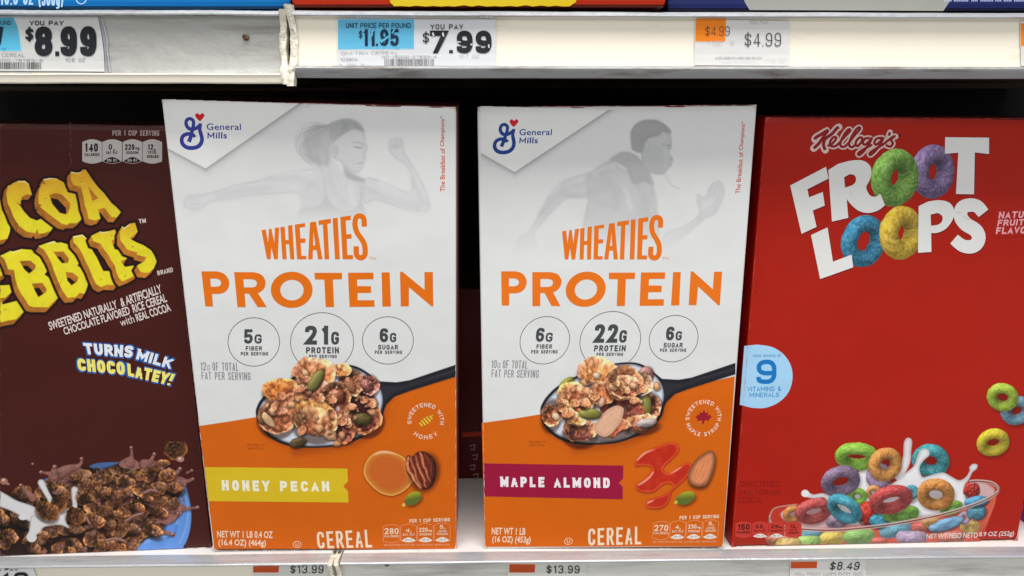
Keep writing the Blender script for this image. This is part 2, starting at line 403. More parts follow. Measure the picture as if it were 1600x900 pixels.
# -------- food pieces for the printed pictures
def loop_piece(c, cx, cy, rx, ry, rotd, col, seed=0, tube=.33, sh=True):
    r = tube*rx; R = rx-r
    ct = np.clip((ry-r)/R, .05, 1); tilt = math.degrees(math.acos(ct))
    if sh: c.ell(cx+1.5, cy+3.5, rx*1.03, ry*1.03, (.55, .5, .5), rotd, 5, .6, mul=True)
    k = int(max(120, rx*c.s*7)); m = int(max(60, rx*c.s*3.4))
    U, V = np.meshgrid(np.linspace(0, 2*np.pi, k), np.linspace(0, 2*np.pi, m), indexing='ij')
    nz = fbm(np.cos(U)*4+V*1.1+seed*3.3, np.sin(U)*4+np.sin(V)*1.4+seed, seed)
    fz = fbm(U*9+seed, V*5, seed+9, 2)
    rr = r*(.93+.16*nz+.05*fz); RR = R*(1+.05*(vnoise(np.cos(U)*1.3+3, np.sin(U)*1.3+3, seed)-.5))
    x = (RR+rr*np.cos(V))*np.cos(U); y = (RR+rr*np.cos(V))*np.sin(U); z = rr*np.sin(V)
    base = np.minimum(np.asarray(col, float)*.90+26, 240)*(.84+.32*nz)[..., None]
    w = np.clip((fz-.52)*4, 0, .5)[..., None]; base = base*(1-w)+np.minimum(np.asarray(col, float)*.55+115, 240)*w
    dk = np.clip((.30-fz)*5, 0, .28)[..., None]; base = base*(1-dk)+np.asarray(col, float)*.45*dk
    base = base*(1-.35*np.clip(-np.cos(V), 0, 1)**2)[..., None]
    c.surf(x, y, z, cx, cy, rotd, tilt, base, .60, .50, .05, 12)

def flake_piece(c, cx, cy, rx, ry, rotd, rim, mid, seed=0, cup=.35, gloss=.12, sh=True, rough=.5, ns=6.5, amb=.30):
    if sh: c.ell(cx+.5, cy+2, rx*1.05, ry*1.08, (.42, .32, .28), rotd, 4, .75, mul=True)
    R = rx; tilt = math.degrees(math.acos(np.clip(ry/rx, .15, 1))) if ry < rx else 0
    k = int(max(140, rx*c.s*9)); m = int(max(40, rx*c.s*2.6))
    U, V = np.meshgrid(np.linspace(0, 2*np.pi, k), np.linspace(.01, 1, m), indexing='ij')
    e = vnoise(np.cos(U)*2.2+7, np.sin(U)*2.2+7, seed)-.5; e2 = vnoise(U*6, U*0, seed+5)-.5
    rad = R*V*(1+.20*e+.05*e2)
    x = rad*np.cos(U); y = rad*np.sin(U)
    nz = .84*fbm(x*ns/R+20, y*ns/R+20, seed, 4)+.16*vnoise(U*9+seed, V*1.5, seed+7)
    rg = fbm(x*2.2/R+9, y*2.2/R+9, seed+3, 3)
    z = 1.5*cup*R*(V**2.0)+rough*.14*R*(nz-.5)+.34*R*(rg-.5)
    z = z-z.mean()
    rim, mid = np.asarray(rim, float), np.asarray(mid, float)
    q = np.clip(V**2.5*1.1+(nz-.5)*1.5, 0, 1)[..., None]
    base = (mid*(1-q)+rim*q)*(.60+.72*nz)[..., None]*(1-.25*np.clip((rg-.55)*4, 0, 1))[..., None]
    base = base*(1+.22*np.clip((V-.80)*8, 0, 1)*(.4+1.2*vnoise(U*7, U*0, seed+2)))[..., None]
    c.surf(x, y, z, cx, cy, rotd, -tilt, base, amb, .74, gloss, 14)

def chunk(c, cx, cy, rx, ry, rotd, col, seed=0):
    rng = random.Random(seed*31+int(cx)); n = 5+seed % 2; a0 = math.radians(rotd)
    P0 = []
    for k in range(n):
        t = 2*math.pi*(k+rng.uniform(-.25, .25))/n; r = rng.uniform(.82, 1.12)
        x, y = rx*r*math.cos(t), ry*r*math.sin(t)
        P0.append((cx+x*math.cos(a0)+y*math.sin(a0), cy+x*math.sin(a0)*-1+y*math.cos(a0)))
    P0 = np.array(P0); col = np.asarray(col, float); m = np.array([cx, cy])
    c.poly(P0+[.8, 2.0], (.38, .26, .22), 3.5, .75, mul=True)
    tex = lambda k: (lambda X, Y, d: np.clip(col*(k+.30*(fbm(X*.28, Y*.28, seed)-.5)-.20*np.exp(-((d+.3)/.9)**2))[..., None], 0, 250))
    c.poly(P0, tex(.74), 1.0)
    c.poly(m+(P0-m)*[.72, .66]-[rx*.12, ry*.22], tex(1.04), 1.2)
    c.poly(m+(P0-m)*[.34, .28]-[rx*.22, ry*.38], tex(1.18), 2.0, .7)

def lump(c, cx, cy, rx, ry, rotd, col, seed=0, sq=2., gloss=.15, bump=.12, shade=1., sh=True, colfn=None):
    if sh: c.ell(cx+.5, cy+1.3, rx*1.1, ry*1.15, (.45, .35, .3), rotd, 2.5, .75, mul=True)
    k = int(max(80, rx*c.s*8)); m = int(max(50, rx*c.s*5))
    U, V = np.meshgrid(np.linspace(0, 2*np.pi, k), np.linspace(0, np.pi/2, m), indexing='ij')
    sq = min(sq, 2.5); f = lambda t: np.sign(t)*np.abs(t)**(2/sq)
    nz = fbm(np.cos(U)*np.sin(V)*1.9+5+seed, np.sin(U)*np.sin(V)*1.9+5, seed, 3)
    s = 1+bump*2*(nz-.5)
    x = rx*s*f(np.cos(U))*f(np.sin(V)); y = ry*s*f(np.sin(U))*f(np.sin(V)); z = .6*min(rx, ry)*s*f(np.cos(V))
    col = np.asarray(col, float)
    base = col*(.85+.3*nz)[..., None] if colfn is None else colfn(x/rx, y/ry, nz)
    c.surf(x, y, z, cx, cy, rotd, 0, base, .42, .72*shade, gloss, 18)

# ------------------------------------------------------------------ cartons
def carton(label, group, X, Y, yaw, lean, roll, W, H, D, front, side, top, bottom=None, z=ZS, name='cereal_box', nick=0, right=None):
    root = tag(empty(name, (X, Y, z), yaw, lean, roll), label, 'cereal box', group)
    r = .0013; n = 5
    a = np.linspace(0, math.pi/2, n)
    left = [(-W/2+r-r*math.cos(t), r-r*math.sin(t)) for t in a]
    rgt = [(W/2-r+r*math.sin(t), r-r*math.cos(t)) for t in a]
    prof = left+rgt
    rng = random.Random(nick+int(abs(X)*1e4))
    v = []; f = []; zz = [0.0015, .004, H*.25, H*.5, H*.75, H-.004, H-.0008]
    for j, q in enumerate(zz):
        ins = .0006 if j in (0, len(zz)-1) else 0
        for (x, y) in prof:
            v.append((x*(1-ins/W*2), y+ins, q))
    N = len(prof)
    for j in range(len(zz)-1):
        for i in range(N-1): f.append((j*N+i, j*N+i+1, (j+1)*N+i+1, (j+1)*N+i))
    P = lambda nm, vv, ff, c: mesh_obj(nm, vv, ff, M_INK, root, np.broadcast_to(ink(c), (len(vv), 3)))
    P('front_panel', v, f, front)
    for s, c in ((-1, side), (1, right or side)):
        x = s*W/2
        P('side_panel', [(x, r, .0008), (x, D, .0008), (x, D, H-.0008), (x, r, H-.0008)], [(0, 1, 2, 3)], c)
    P('back_panel', [(-W/2, D, .0008), (W/2, D, .0008), (W/2, D, H-.0008), (-W/2, D, H-.0008)], [(0, 1, 2, 3)], side)
    def slab(nm, x0, x1, y0, y1, z0, z1, c, jag=0.):
        k = 14; vv = []; ff = []
        for i in range(k+1):
            x = x0+(x1-x0)*i/k; jy = rng.uniform(-jag, jag) if 0 < i < k else 0; jz = rng.uniform(0, jag*.8)
            vv += [(x, y0+jy, z0), (x, y1, z0), (x, y1, z1-jz*.3), (x, y0+jy, z1-jz)]
        for i in range(k):
            b = i*4
            for q in range(4): ff.append((b+q, b+(q+1) % 4, b+4+(q+1) % 4, b+4+q))
        ff += [(0, 3, 2, 1), (k*4, k*4+1, k*4+2, k*4+3)]
        P(nm, vv, ff, c)
    slab('top_flap', -W/2+.0012, W/2-.0012, .0008, D*.62, H-.0014, H, top, .0007)
    slab('top_flap', -W/2+.0014, W/2-.0014, D*.36, D-.001, H-.0022, H-.00145, top, .0002)
    slab('bottom_flap', -W/2+.0012, W/2-.0012, .0014, D-.001, 0.0001, .0018, np.array(bottom or front)*.55, .0004)  # flap colour darkened to paint the shaded contact gap under the front
    return root

WHITE = (216, 217, 215); ORANGE = (207, 96, 3)
H23 = [[0.932994199227084, -0.12190770317859598, 0.5269972060957862], [-0.0031579883559012, 0.936985920712513, 0.020092328036388465], [-0.004147194135804749, -0.03954782325687983, 1.0]]

def shields(pr, quads, line, txt, rows, w=1.1, fill=None, lens=None, lens_txt=None, lens_on=(1, 2, 3), L=0):
    for i, (x0, y0, x1, y1) in enumerate(quads):
        dx, dy = x1-x0, y1-y0; k = np.linspace(0, 1, 9)
        arc = .10*dy*np.sin(np.pi*k)
        top = np.stack([x0+dx*k, y0+.09*dy-arc*1.2], 1); bot = np.stack([x1-dx*k, y1-.09*dy+arc*1.0], 1)
        p = np.vstack([top, bot])
        if fill is not None: pr.poly(p, fill, layer=L)
        if line is not None: pr.stroke(p, w, line, closed=True, layer=L+1)
        if lens is not None and i in lens_on:
            k2 = np.linspace(0, 1, 9)
            tp = np.stack([x0+dx*(.06+.88*k2), y1-.10*dy-.17*dy*np.sin(np.pi*k2)], 1)
            bt = np.stack([x1-dx*(.06+.88*k2), y1-.09*dy+.08*dy*np.sin(np.pi*k2)], 1)
            pr.poly(np.vstack([tp, bt]), lens, layer=L+2)
            if lens_txt is not None and i in lens_on and rows[i][-1]:
                pr.text(rows[i][-1], [(x0+.25*dx, y1-.19*dy), (x1-.25*dx, y1-.08*dy)], lens_txt, .03, layer=L+3)
        for (s, u0, v0, u1, v1) in rows[i][0]:
            pr.text(s, [(x0+u0*dx, y0+v0*dy), (x0+u1*dx, y0+v1*dy)], txt, .035, layer=L+3)

def wheat_box(root, pm, kind):
    P = Panel(root, pm); own = Panel(root)
    a = lambda pts: Z(300, 320, 3.215, pts)
    b = lambda pts: Z(300, 550, 2.812, pts)
    g = lambda pts: Z(250, 150, 3.334, pts)
    # lower colour field
    pr = Print(P, 0)
    if kind == 2: of = [(311.4, 665.5), (355, 659), (401, 651.5), (480, 636), (560, 622), (640, 606), (712.6, 588), (713.4, 700), (713.2, 857.5), (335, 857.5)]
    else: of = [(752.6, 660.8), (800, 654.5), (846, 647), (920, 632), (1000, 617), (1080, 603), (1148.3, 588), (1139, 720), (1129.3, 853.5), (757.8, 854.5)]
    pr.poly(of, ORANGE, mapped=kind == 2); (pr.done('orange_panel'))
    # faded athlete
    gw = np.array([216, 217, 215.]); sh = lambda v: (v, v+1, v)
    if kind == 2:
        c = Picture(256, 158, 712, 420, 1.25, gw)
        T = lambda pts: g(pts)
        arm = [(125, 545), (150, 515), (222, 507), (300, 490), (400, 458), (520, 435), (620, 403), (700, 388), (790, 378), (860, 372), (880, 440), (820, 500), (770, 540), (710, 508), (600, 513), (480, 522), (380, 537), (262, 556), (232, 580), (180, 602), (152, 612), (165, 590), (125, 580)]
        c.poly(T(arm), lambda X, Y, d: np.clip(206-9*np.exp(-((d+1)/2.2)**2)+6*(fbm(X*.06, Y*.1, 3)-.5)+3, 0, 255)[..., None]*np.ones(3), 2.5, .95, smooth=4)
        torso = [(850, 372), (900, 340), (950, 390), (1060, 430), (1140, 437), (1110, 540), (1060, 556), (1058, 640), (745, 650), (735, 560), (720, 500), (800, 440)]
        c.poly(T(torso), lambda X, Y, d: (205+4*(fbm(X*.05, Y*.05, 5)-.5)+(Y > 325)*0)[..., None]*np.ones(3), 4, .9, smooth=4)
        top = [(845, 380), (862, 450), (872, 520), (905, 572), (960, 603), (1010, 590), (1040, 540), (1038, 470), (1048, 470), (1056, 560), (1056, 670), (745, 660), (732, 588), (800, 578), (850, 545), (856, 470), (838, 382)]
        c.poly(T(top), sh(192), 3, .75, smooth=3)
        arm2 = [(1060, 432), (1138, 436), (1210, 468), (1298, 497), (1312, 440), (1288, 375), (1240, 335), (1200, 300), (1188, 250), (1202, 225), (1240, 214), (1268, 235), (1272, 288), (1305, 340), (1345, 405), (1382, 480), (1407, 560), (1400, 598), (1350, 606), (1262, 592), (1180, 560), (1120, 545), (1062, 556)]
        c.poly(T(arm2), lambda X, Y, d: np.clip(207-10*np.exp(-((d+1)/2.0)**2)+6*(fbm(X*.06, Y*.08, 8)-.5), 0, 255)[..., None]*np.ones(3), 2.5, .95, smooth=4)
        for q in ((1205, 1210), (1222, 1225), (1238, 1241), (1252, 1256)): c.stroke(T([(q[0], 228), (q[1], 268)]), 1.2, sh(186), 1.5, .6, 0)
        c.ell(*T((1225, 262)), 8, 3.5, sh(180), 10, 5, .5)
        for q in ((150, 540, 240, 520), (160, 565, 235, 560), (150, 590, 220, 585)): c.stroke(T([q[:2], q[2:]]), 1.3, sh(190), 2, .6, 0)
        c.poly(T([(960, 365), (1000, 400), (1068, 435), (1052, 450), (1005, 440), (965, 415)]), sh(168), 4, .8, smooth=3)
        face = [(905, 200), (960, 150), (1040, 150), (1066, 190), (1074, 238), (1083, 275), (1072, 300), (1074, 322), (1066, 345), (1054, 378), (1034, 400), (992, 388), (945, 345), (905, 325), (890, 265)]
        c.poly(T(face), lambda X, Y, d: (203+6*(fbm(X*.08, Y*.08, 9)-.5)-8*np.exp(-((d+1)/2)**2))[..., None]*np.ones(3), 2, 1, smooth=4)
        hair = [(880, 150), (930, 125), (990, 120), (1040, 145), (1064, 188), (1010, 172), (955, 200), (912, 235), (895, 262), (905, 315), (890, 352), (850, 372), (800, 362), (762, 325), (742, 262), (750, 200), (782, 158), (822, 142)]
        c.poly(T(hair), lambda X, Y, d: (178+40*(fbm(X*.10-Y*.05, Y*.02+X*.03, 2)-.5)+8*np.clip(d+6, 0, 6)/6)[..., None]*np.ones(3), 7, .72, smooth=4)
        c.poly(T([(880, 150), (930, 125), (990, 120), (1040, 145), (1064, 188), (1010, 172), (955, 200), (912, 235), (890, 230)]), lambda X, Y, d: (166+34*(fbm(X*.12-Y*.05, Y*.05+X*.05, 4)-.5))[..., None]*np.ones(3), 3, .85, smooth=4)
        rg_ = random.Random(2)
        for k in range(34):
            t = k/33.; y0_ = 165+30*rg_.random(); xx = 880-150*t
            c.stroke(T([(884, 150+18*rg_.random()), (xx-5, 165+60*t*rg_.random()), (xx-22*t+rg_.uniform(-8, 8), 270+rg_.uniform(-10, 20)), (xx+45*t+rg_.uniform(-14, 10), 345+rg_.uniform(0, 40)-30*t)]), [1., .9, .8, .5], sh(rg_.choice((150, 162, 176, 190))), 1.6, .42)
        for k in range(26):
            t = k/25.; x0 = 890-130*t
            c.stroke(T([(885, 155+6*t), (x0-10, 190+50*t), (x0-4, 280+30*t), (840-60*t+30, 368-30*t)]), .9, sh(158 if k % 2 else 184), 1.5, .4)
        for k in range(12): c.stroke(T([(905+12*k, 132-k*.5), (950+9*k, 150+k), (905+9*k, 230-6*k)]), .9, sh(156 if k % 2 else 182), 1.5, .35)
        for s_ in ([(745, 158), (780, 140), (830, 142), (872, 160)], [(733, 265), (742, 320), (770, 350), (800, 372)], [(740, 240), (730, 290), (760, 345)]): c.stroke(T(s_), 1.2, sh(182), 1.5, .7)
        c.ell(*T((1030, 268)), 6.5, 1.8, sh(160), -8, 1.5, .8); c.stroke(T([(1002, 246), (1030, 240), (1056, 252)]), 1.6, sh(160), 1.5, .7)
        c.stroke(T([(1050, 262), (1064, 250)]), 1.4, sh(165), 1.5, .6); c.stroke(T([(1066, 300), (1058, 318), (1070, 322)]), 1.2, sh(178), 1.5, .7)
        c.stroke(T([(1028, 352), (1058, 350)]), 1.7, sh(166), 1.5, .8); c.ell(*T((917, 278)), 4.2, 8.5, sh(186), 10, 2, .7); c.ell(*T((915, 316)), 1.4, 1.6, sh(160), 0, 1, .7)
        c.poly(T([(945, 345), (992, 388), (1034, 400), (1000, 404), (960, 380)]), sh(186), 4, .7, smooth=3)
        for s_ in ([(900, 380), (930, 440), (950, 500)], [(975, 430), (968, 480)], [(800, 430), (760, 500)]): c.stroke(T(s_), 2, sh(194), 4, .5)
        for s_, w_ in (([(560, 430), (640, 425), (720, 430), (790, 470)], 7), ([(300, 520), (420, 495), (560, 480)], 6), ([(1110, 500), (1180, 530), (1260, 560), (1340, 580)], 9), ([(1310, 430), (1350, 500), (1370, 560)], 6), ([(1060, 470), (1110, 500)], 6), ([(880, 400), (900, 480), (960, 560)], 5)): c.stroke(T(s_), w_, sh(188), 10, .42)
        for s_, w_ in (([(600, 415), (700, 400), (800, 395)], 4), ([(1150, 450), (1230, 490)], 4), ([(1340, 440), (1385, 530)], 4), ([(990, 480), (1010, 560)], 8)): c.stroke(T(s_), w_, sh(220), 7, .5)
        fade0, fade1 = 322, 346
    else:
        c = Picture(748, 170, 1180, 420, 1.25, gw)
        T = lambda pts: Z(740, 150, 3.213, pts)
        f1 = lambda v, s_: (lambda X, Y, d: (v+9*(fbm(X*.05, Y*.06, s_)-.5)-7*np.exp(-((d+1)/2.5)**2))[..., None]*np.ones(3))
        back = [(690, 325), (600, 375), (540, 392), (450, 425), (382, 488), (335, 575), (275, 680), (238, 700), (215, 735), (186, 815), (196, 820), (222, 790), (206, 860), (224, 862), (246, 810), (258, 868), (272, 866), (275, 800), (306, 812), (326, 806), (318, 740), (308, 694), (380, 600), (450, 530), (482, 513), (572, 512), (680, 470)]
        c.poly(T(back), f1(200, 4), 3.5, .9, smooth=3)
        fore = [(950, 760), (960, 690), (1050, 652), (1132, 592), (1118, 530), (1124, 490), (1142, 498), (1160, 505), (1180, 460), (1205, 432), (1238, 424), (1252, 448), (1262, 485), (1240, 545), (1212, 592), (1150, 625), (1080, 690), (1010, 738)]
        c.poly(T(fore), f1(201, 6), 3, .9, smooth=4)
        for q in ([(1198, 445), (1180, 520)], [(1222, 440), (1200, 520)], [(1243, 455), (1218, 530)], [(1128, 520), (1150, 560)]): c.stroke(T(q), 1.2, sh(186), 2, .7, 0)
        torso = [(572, 400), (680, 330), (762, 370), (870, 400), (912, 480), (925, 590), (930, 700), (820, 720), (700, 740), (555, 700), (572, 520)]
        c.poly(T(torso), f1(192, 7), 5, .85, smooth=4)
        c.poly(T([(680, 322), (740, 282), (800, 288), (850, 330), (885, 385), (905, 450), (860, 430), (800, 440), (770, 370), (720, 335)]), f1(176, 8), 4, .9, smooth=4)
        face = [(870, 205), (935, 190), (984, 184), (996, 248), (984, 285), (1002, 318), (990, 350), (962, 386), (930, 396), (882, 384), (852, 345), (840, 285), (850, 235)]
        c.poly(T(face), f1(190, 9), 2.5, 1, smooth=4)
        hair = [(792, 250), (788, 185), (812, 142), (858, 120), (920, 122), (970, 150), (993, 186), (950, 182), (925, 200), (880, 212), (858, 240), (846, 285), (800, 272)]
        c.poly(T(hair), f1(160, 10), 3, .95, smooth=4)
        c.ell(*T((872, 252)), 5, 9, sh(178), 10, 2, .9); c.ell(*T((872, 252)), 2, 5, sh(198), 10, 2, .8)
        c.stroke(T([(950, 245), (985, 250)]), 3, sh(155), 2.5, .8, 0); c.ell(*T((972, 263)), 5, 1.6, sh(168), 0, 2, .7)
        c.stroke(T([(975, 345), (995, 352)]), 1.6, sh(160), 2, .8, 0); c.stroke(T([(985, 300), (998, 318)]), 1.5, sh(172), 2, .6, 0)
        c.poly(T([(900, 300), (960, 330), (950, 385), (900, 380), (870, 350)]), sh(180), 8, .5, smooth=3)
        c.stroke(T([(958, 385), (975, 420), (1000, 450), (1032, 465)]), 1.5, sh(182), 2, .8); c.stroke(T([(880, 400), (905, 470), (915, 560), (930, 590)]), 2, sh(205), 2, .6)
        for q in ([(440, 440), (520, 450), (570, 430)], [(600, 420), (700, 440), (760, 500)], [(620, 520), (700, 560)]): c.stroke(T(q), 5, sh(184), 8, .4)
        c.poly(T([(400, 440), (450, 425), (430, 470), (380, 500)]), sh(210), 5, .5, smooth=3)
        for s_, w_ in (([(470, 500), (540, 500), (620, 470)], 8), ([(340, 590), (400, 520), (450, 480)], 7), ([(1000, 720), (1070, 680), (1140, 625)], 6), ([(640, 380), (700, 460), (720, 560)], 9), ([(820, 440), (860, 520), (870, 620)], 9)): c.stroke(T(s_), w_, sh(180), 10, .42)
        for s_, w_ in (([(600, 385), (660, 360), (700, 350)], 5), ([(760, 470), (790, 560)], 8), ([(470, 440), (540, 415)], 5), ([(1150, 560), (1200, 520)], 6), ([(960, 250), (975, 300)], 4)): c.stroke(T(s_), w_, sh(214), 7, .5)
        fade0, fade1 = 335, 398
    fd = np.clip((c.Y-fade0)/(fade1-fade0), 0, 1)[..., None]; c.c = c.c*(1-fd)+gw*fd; c.a *= (fd[..., 0] < 1)
    c.blur(2)
    c.mesh('athlete_print', own, 1)
    # white brand corner: its folded edge
    cp = Picture(253, 152, 500, 300, 1.5, gw)
    ch = [(250, 220), (260.5, 231), (321.4, 263.6), (473.5, 157.2), (480, 140), (250, 140)]
    for k, (o, s_, dx) in enumerate(((.30, 15, 4.5), (.34, 8, 2.6), (.52, 3, 1.2))):
        cp.poly(np.array(ch)+[dx*.25, dx], (118, 116, 116), s_, o)
    cp.poly(ch, (226, 226, 224), 1.0)
    keep = cp.sdf(np.array([(253.8, 154), (473, 157.8), (520, 158), (500, 300), (250, 300)]), (slice(None), slice(None))) < 1
    lx = 253.2+(cp.Y-153)*.1125
    cp.a = np.where(keep & (cp.X > lx+.8) & (cp.Y > 156+(cp.X-253)*.0313), cp.a, 0)
    cp.blur(1); cp.a = np.where((cp.X > lx+.8) & (cp.Y > 155.2+(cp.X-253)*.0313), cp.a, 0)
    cp.mesh('brand_corner', P, 2, thr=.02)
    # logo
    G = lambda pts: Z(270, 170, 9, pts); navy = (52, 58, 146) if kind == 2 else (26, 62, 138)
    pr = Print(P, 4)
    pr.stroke(G(sm([(310, 400), (290, 372), (215, 352), (150, 378), (126, 430), (140, 495), (195, 540), (275, 551), (355, 530), (402, 475), (410, 410), (392, 340), (380, 290), (386, 207)], 6, False)), np.interp(np.arange(79), [0, 10, 50, 78], [4.6, 5.8, 6.4, 5.2]), navy)
    pr.stroke(G(sm([(228, 465), (255, 385), (275, 300), (292, 225), (286, 165), (240, 138), (197, 160), (188, 215), (215, 265), (262, 288), (325, 275), (365, 240), (392, 212)], 6, False)), np.interp(np.arange(73), [0, 20, 40, 60, 72], [6.2, 5.2, 5.4, 5.6, 3.4]), navy, layer=5)
    pr.poly(G([(362, 206), (412, 204), (408, 262), (358, 285)]), navy, layer=6)
    pr.poly(G(sm([(382, 173), (335, 130), (316, 98), (326, 68), (352, 63), (380, 84), (408, 63), (436, 70), (444, 100), (424, 132)], 4)), (200, 22, 34), layer=6)
    pr.text('General', G([(475, 205), (958, 208), (960, 298), (478, 298)]), navy, .012, 1.05)
    pr.text('M', G([(489, 332), (585, 332), (585, 417), (489, 417)]), navy, .03, wt=1.05); pr.text('ills', G([(604, 328), (763, 330), (763, 418), (604, 418)]), navy, .02, 1.05)
    pr.done('brand_logo')
    pr = Print(P, 3)
    pr.text('The Breakfast of', g([(1459, 497), (1459, 272), (1485, 272), (1484, 497)]), (205, 74, 44), .008)
    pr.text('Champions', g([(1459, 262), (1460, 120), (1488, 120), (1486, 262)]), (205, 74, 44), .012)
    pr.text('TM', g([(1461, 118), (1461, 106), (1471, 106), (1471, 118)]), (205, 74, 44), .01)
    pr.done('slogan_lettering')
    # title
    w = lambda pts: Z(400, 325, 8, pts); OR = (222, 108, 8) if kind == 2 else (226, 112, 20)
    pr = Print(P, 3)
    pr.poly(w([(68, 276), (122, 268), (152, 438), (162, 262), (192, 256), (230, 435), (236, 248), (290, 242), (272, 640), (228, 640), (192, 490), (182, 640), (138, 640)]), OR)
    pr.poly(w([(304, 240), (358, 232), (370, 402), (408, 400), (400, 220), (454, 212), (480, 640), (430, 640), (414, 450), (372, 452), (384, 640), (332, 640)]), OR)
    pr.poly(w([(484, 208), (612, 188), (614, 234), (546, 244), (556, 382), (618, 378), (618, 432), (558, 436), (568, 598), (630, 598), (630, 640), (514, 640)]), OR)
    pr.poly(w([(676, 178), (748, 168), (832, 640), (776, 640), (758, 525), (712, 525), (708, 640), (652, 640)]), OR, [w([(718, 285), (742, 465), (714, 468)])])
    pr.poly(w([(782, 156), (936, 134), (936, 190), (892, 196), (916, 640), (858, 640), (836, 205), (784, 212)]), OR)
    pr.poly(w([(958, 130), (1020, 120), (1048, 640), (988, 640)]), OR)
    pr.poly(w([(1054, 112), (1184, 94), (1186, 150), (1122, 158), (1130, 328), (1194, 326), (1194, 382), (1134, 384), (1142, 588), (1212, 588), (1214, 640), (1084, 640)]), OR)
    pr.stroke(w(sm([(1353, 232), (1352, 160), (1336, 115), (1297, 99), (1260, 110), (1240, 155), (1240, 230), (1266, 310), (1318, 385), (1352, 445), (1364, 510), (1364, 565), (1348, 605), (1312, 622), (1275, 608), (1255, 570), (1253, 478)], 6, False)), 8.1, OR)
    pr.text('TM', w([(1410, 610), (1502, 650)]), (224, 140, 110), .0)
    p1 = lambda pts: Z(310, 415, 8.421, pts); p2 = lambda pts: Z(490, 415, 8, pts)
    pr.poly(p1([(40, 75)]+list(sm([(240, 75), (330, 102), (388, 165), (406, 235), (385, 310), (330, 356), (270, 372)], 5, False))+[(180, 372), (192, 537), (92, 537)]), OR, [p1([(155, 170)]+list(sm([(230, 170), (280, 188), (299, 228), (282, 264), (240, 278)], 5, False))+[(165, 278)])])
    pr.poly(p1([(470, 85)]+list(sm([(730, 87), (820, 114), (872, 175), (884, 235), (864, 300), (820, 342), (783, 360)], 5, False))+[(900, 545), (780, 545), (665, 368), (608, 368), (622, 545), (515, 545)]), OR, [p1([(592, 178)]+list(sm([(700, 178), (748, 192), (769, 230), (755, 270), (712, 287)], 5, False))+[(600, 287)])])
    th = np.linspace(0, 2*np.pi, 60, endpoint=False)
    pr.poly(p1(np.stack([1228+274*np.cos(th), 318+238*np.sin(th)], 1)), OR, [p1(np.stack([1231+154*np.cos(th), 322+136*np.sin(th)], 1))])
    pr.poly(p2([(10, 90), (355, 90), (355, 170), (240, 172), (256, 518), (152, 518), (134, 175), (18, 172)]), OR)
    pr.poly(p2([(430, 88), (748, 88), (748, 170), (543, 172), (545, 255), (718, 258), (718, 340), (550, 342), (550, 432), (760, 432), (762, 514), (450, 516)]), OR)
    pr.poly(p2([(850, 85), (950, 84), (966, 510), (860, 512)]), OR)
    pr.poly(p2([(1080, 80), (1108, 74), (1388, 305), (1385, 80), (1490, 80), (1496, 508), (1475, 510), (1192, 268), (1190, 508), (1090, 508)]), OR)
    pr.done('title_lettering')
    # three claim circles
    DK = (66, 70, 72)
    fib = '5' if kind == 2 else '6'
    for cx, cy, rx, ry, rows in ((396.6, 534.2, 40.3, 37.8, [(fib, (262, 625, 305, 697), .03), ('G', (314, 650, 350, 697), .03), ('FIBER', (270, 710, 352, 732), .03), ('PER SERVING', (245, 739, 383, 757), .025)]),
                                 (503.3, 534.4, 49.3, 46, [('21' if kind == 2 else '22', (568, 607, 690, 702), .035), ('G', (699, 637, 738, 702), .03), ('PROTEIN', (573, 715, 738, 746), .035), ('PER SERVING', (588, 753, 727, 770), .025)]),
                                 (606.2, 531.8, 39.7, 37, [('6', (943, 620, 985, 690), .035), ('G', (994, 643, 1026, 690), .03), ('SUGAR', (935, 703, 1035, 727), .03), ('PER SERVING', (918, 732, 1055, 749), .025)])):
        pr = Print(P, 3); pr.ring(cx, cy, rx, ry, .95, (84, 86, 96))
        for s_, (x0, y0, x1, y1), bd in rows: pr.text(s_, a([(x0, y0), (x1, y1)]), DK, bd+.01, 1.06)
        pr.done('claim_badge')
    pr = Print(P, 4); gr = (134, 136, 138)
    pr.text('12' if kind == 2 else '10', a([(42, 790), (70, 831)]), gr, -.004); pr.text('G', a([(75, 805), (90, 831)]), gr, -.004)
    pr.text('OF TOTAL', a([(102, 791), (232, 793), (233, 834), (104, 832)]), gr, -.004, 1.1)
    pr.text('FAT PER SERVING', a([(47, 838), (294, 842), (295, 881), (49, 877)]), gr, -.004, 1.1)
    pr.done('fat_lettering')
    # spoon picture
    S = lambda pts: Z(390, 560, 6, pts)
    bgim = Picture(376, 556, 713, 740, 2.0, gw) if kind == 2 else Picture(822, 556, 1149, 738, 2.0, gw)
    c = bgim; Mx = (lambda p: np.asarray(p, float)) if kind == 2 else (lambda p: P.m(np.asarray(p, float)))
    c.poly(of, ORANGE, .8); c.a[:] = 0
    sc = 1 if kind == 2 else .97
    for o_, s_, gx in ((.35, 26, 1), (.32, 12, 0)):
        c.poly(Mx(S([(150, 700), (260, 780), (380, 830), (420, 905), (560, 890), (800, 860), (960, 830), (1080, 780), (1200, 690), (1262, 560), (1290, 430), (1340, 350), (1200, 300), (600, 400), (200, 500)])), (132, 50, 0), s_, o_, smooth=3)
    blk = (30, 28, 36)
    bowl = [(58, 510), (75, 440), (112, 378), (200, 288), (345, 203), (480, 148), (600, 98), (740, 68), (900, 56), (1010, 78), (1100, 128), (1180, 188), (1235, 222), (1320, 232), (1420, 226), (1330, 330), (1275, 430), (1245, 560), (1200, 625), (1105, 715), (960, 782), (800, 826), (560, 838), (380, 822), (250, 778), (150, 702), (88, 622)]
    c.poly(Mx(S(bowl)), blk, .8, smooth=3)
    hnd = [(588, 595.5), (620, 597.3), (640, 594), (713, 569.5), (713, 588.2), (641, 610.8), (616, 620), (604, 632), (594, 655)]
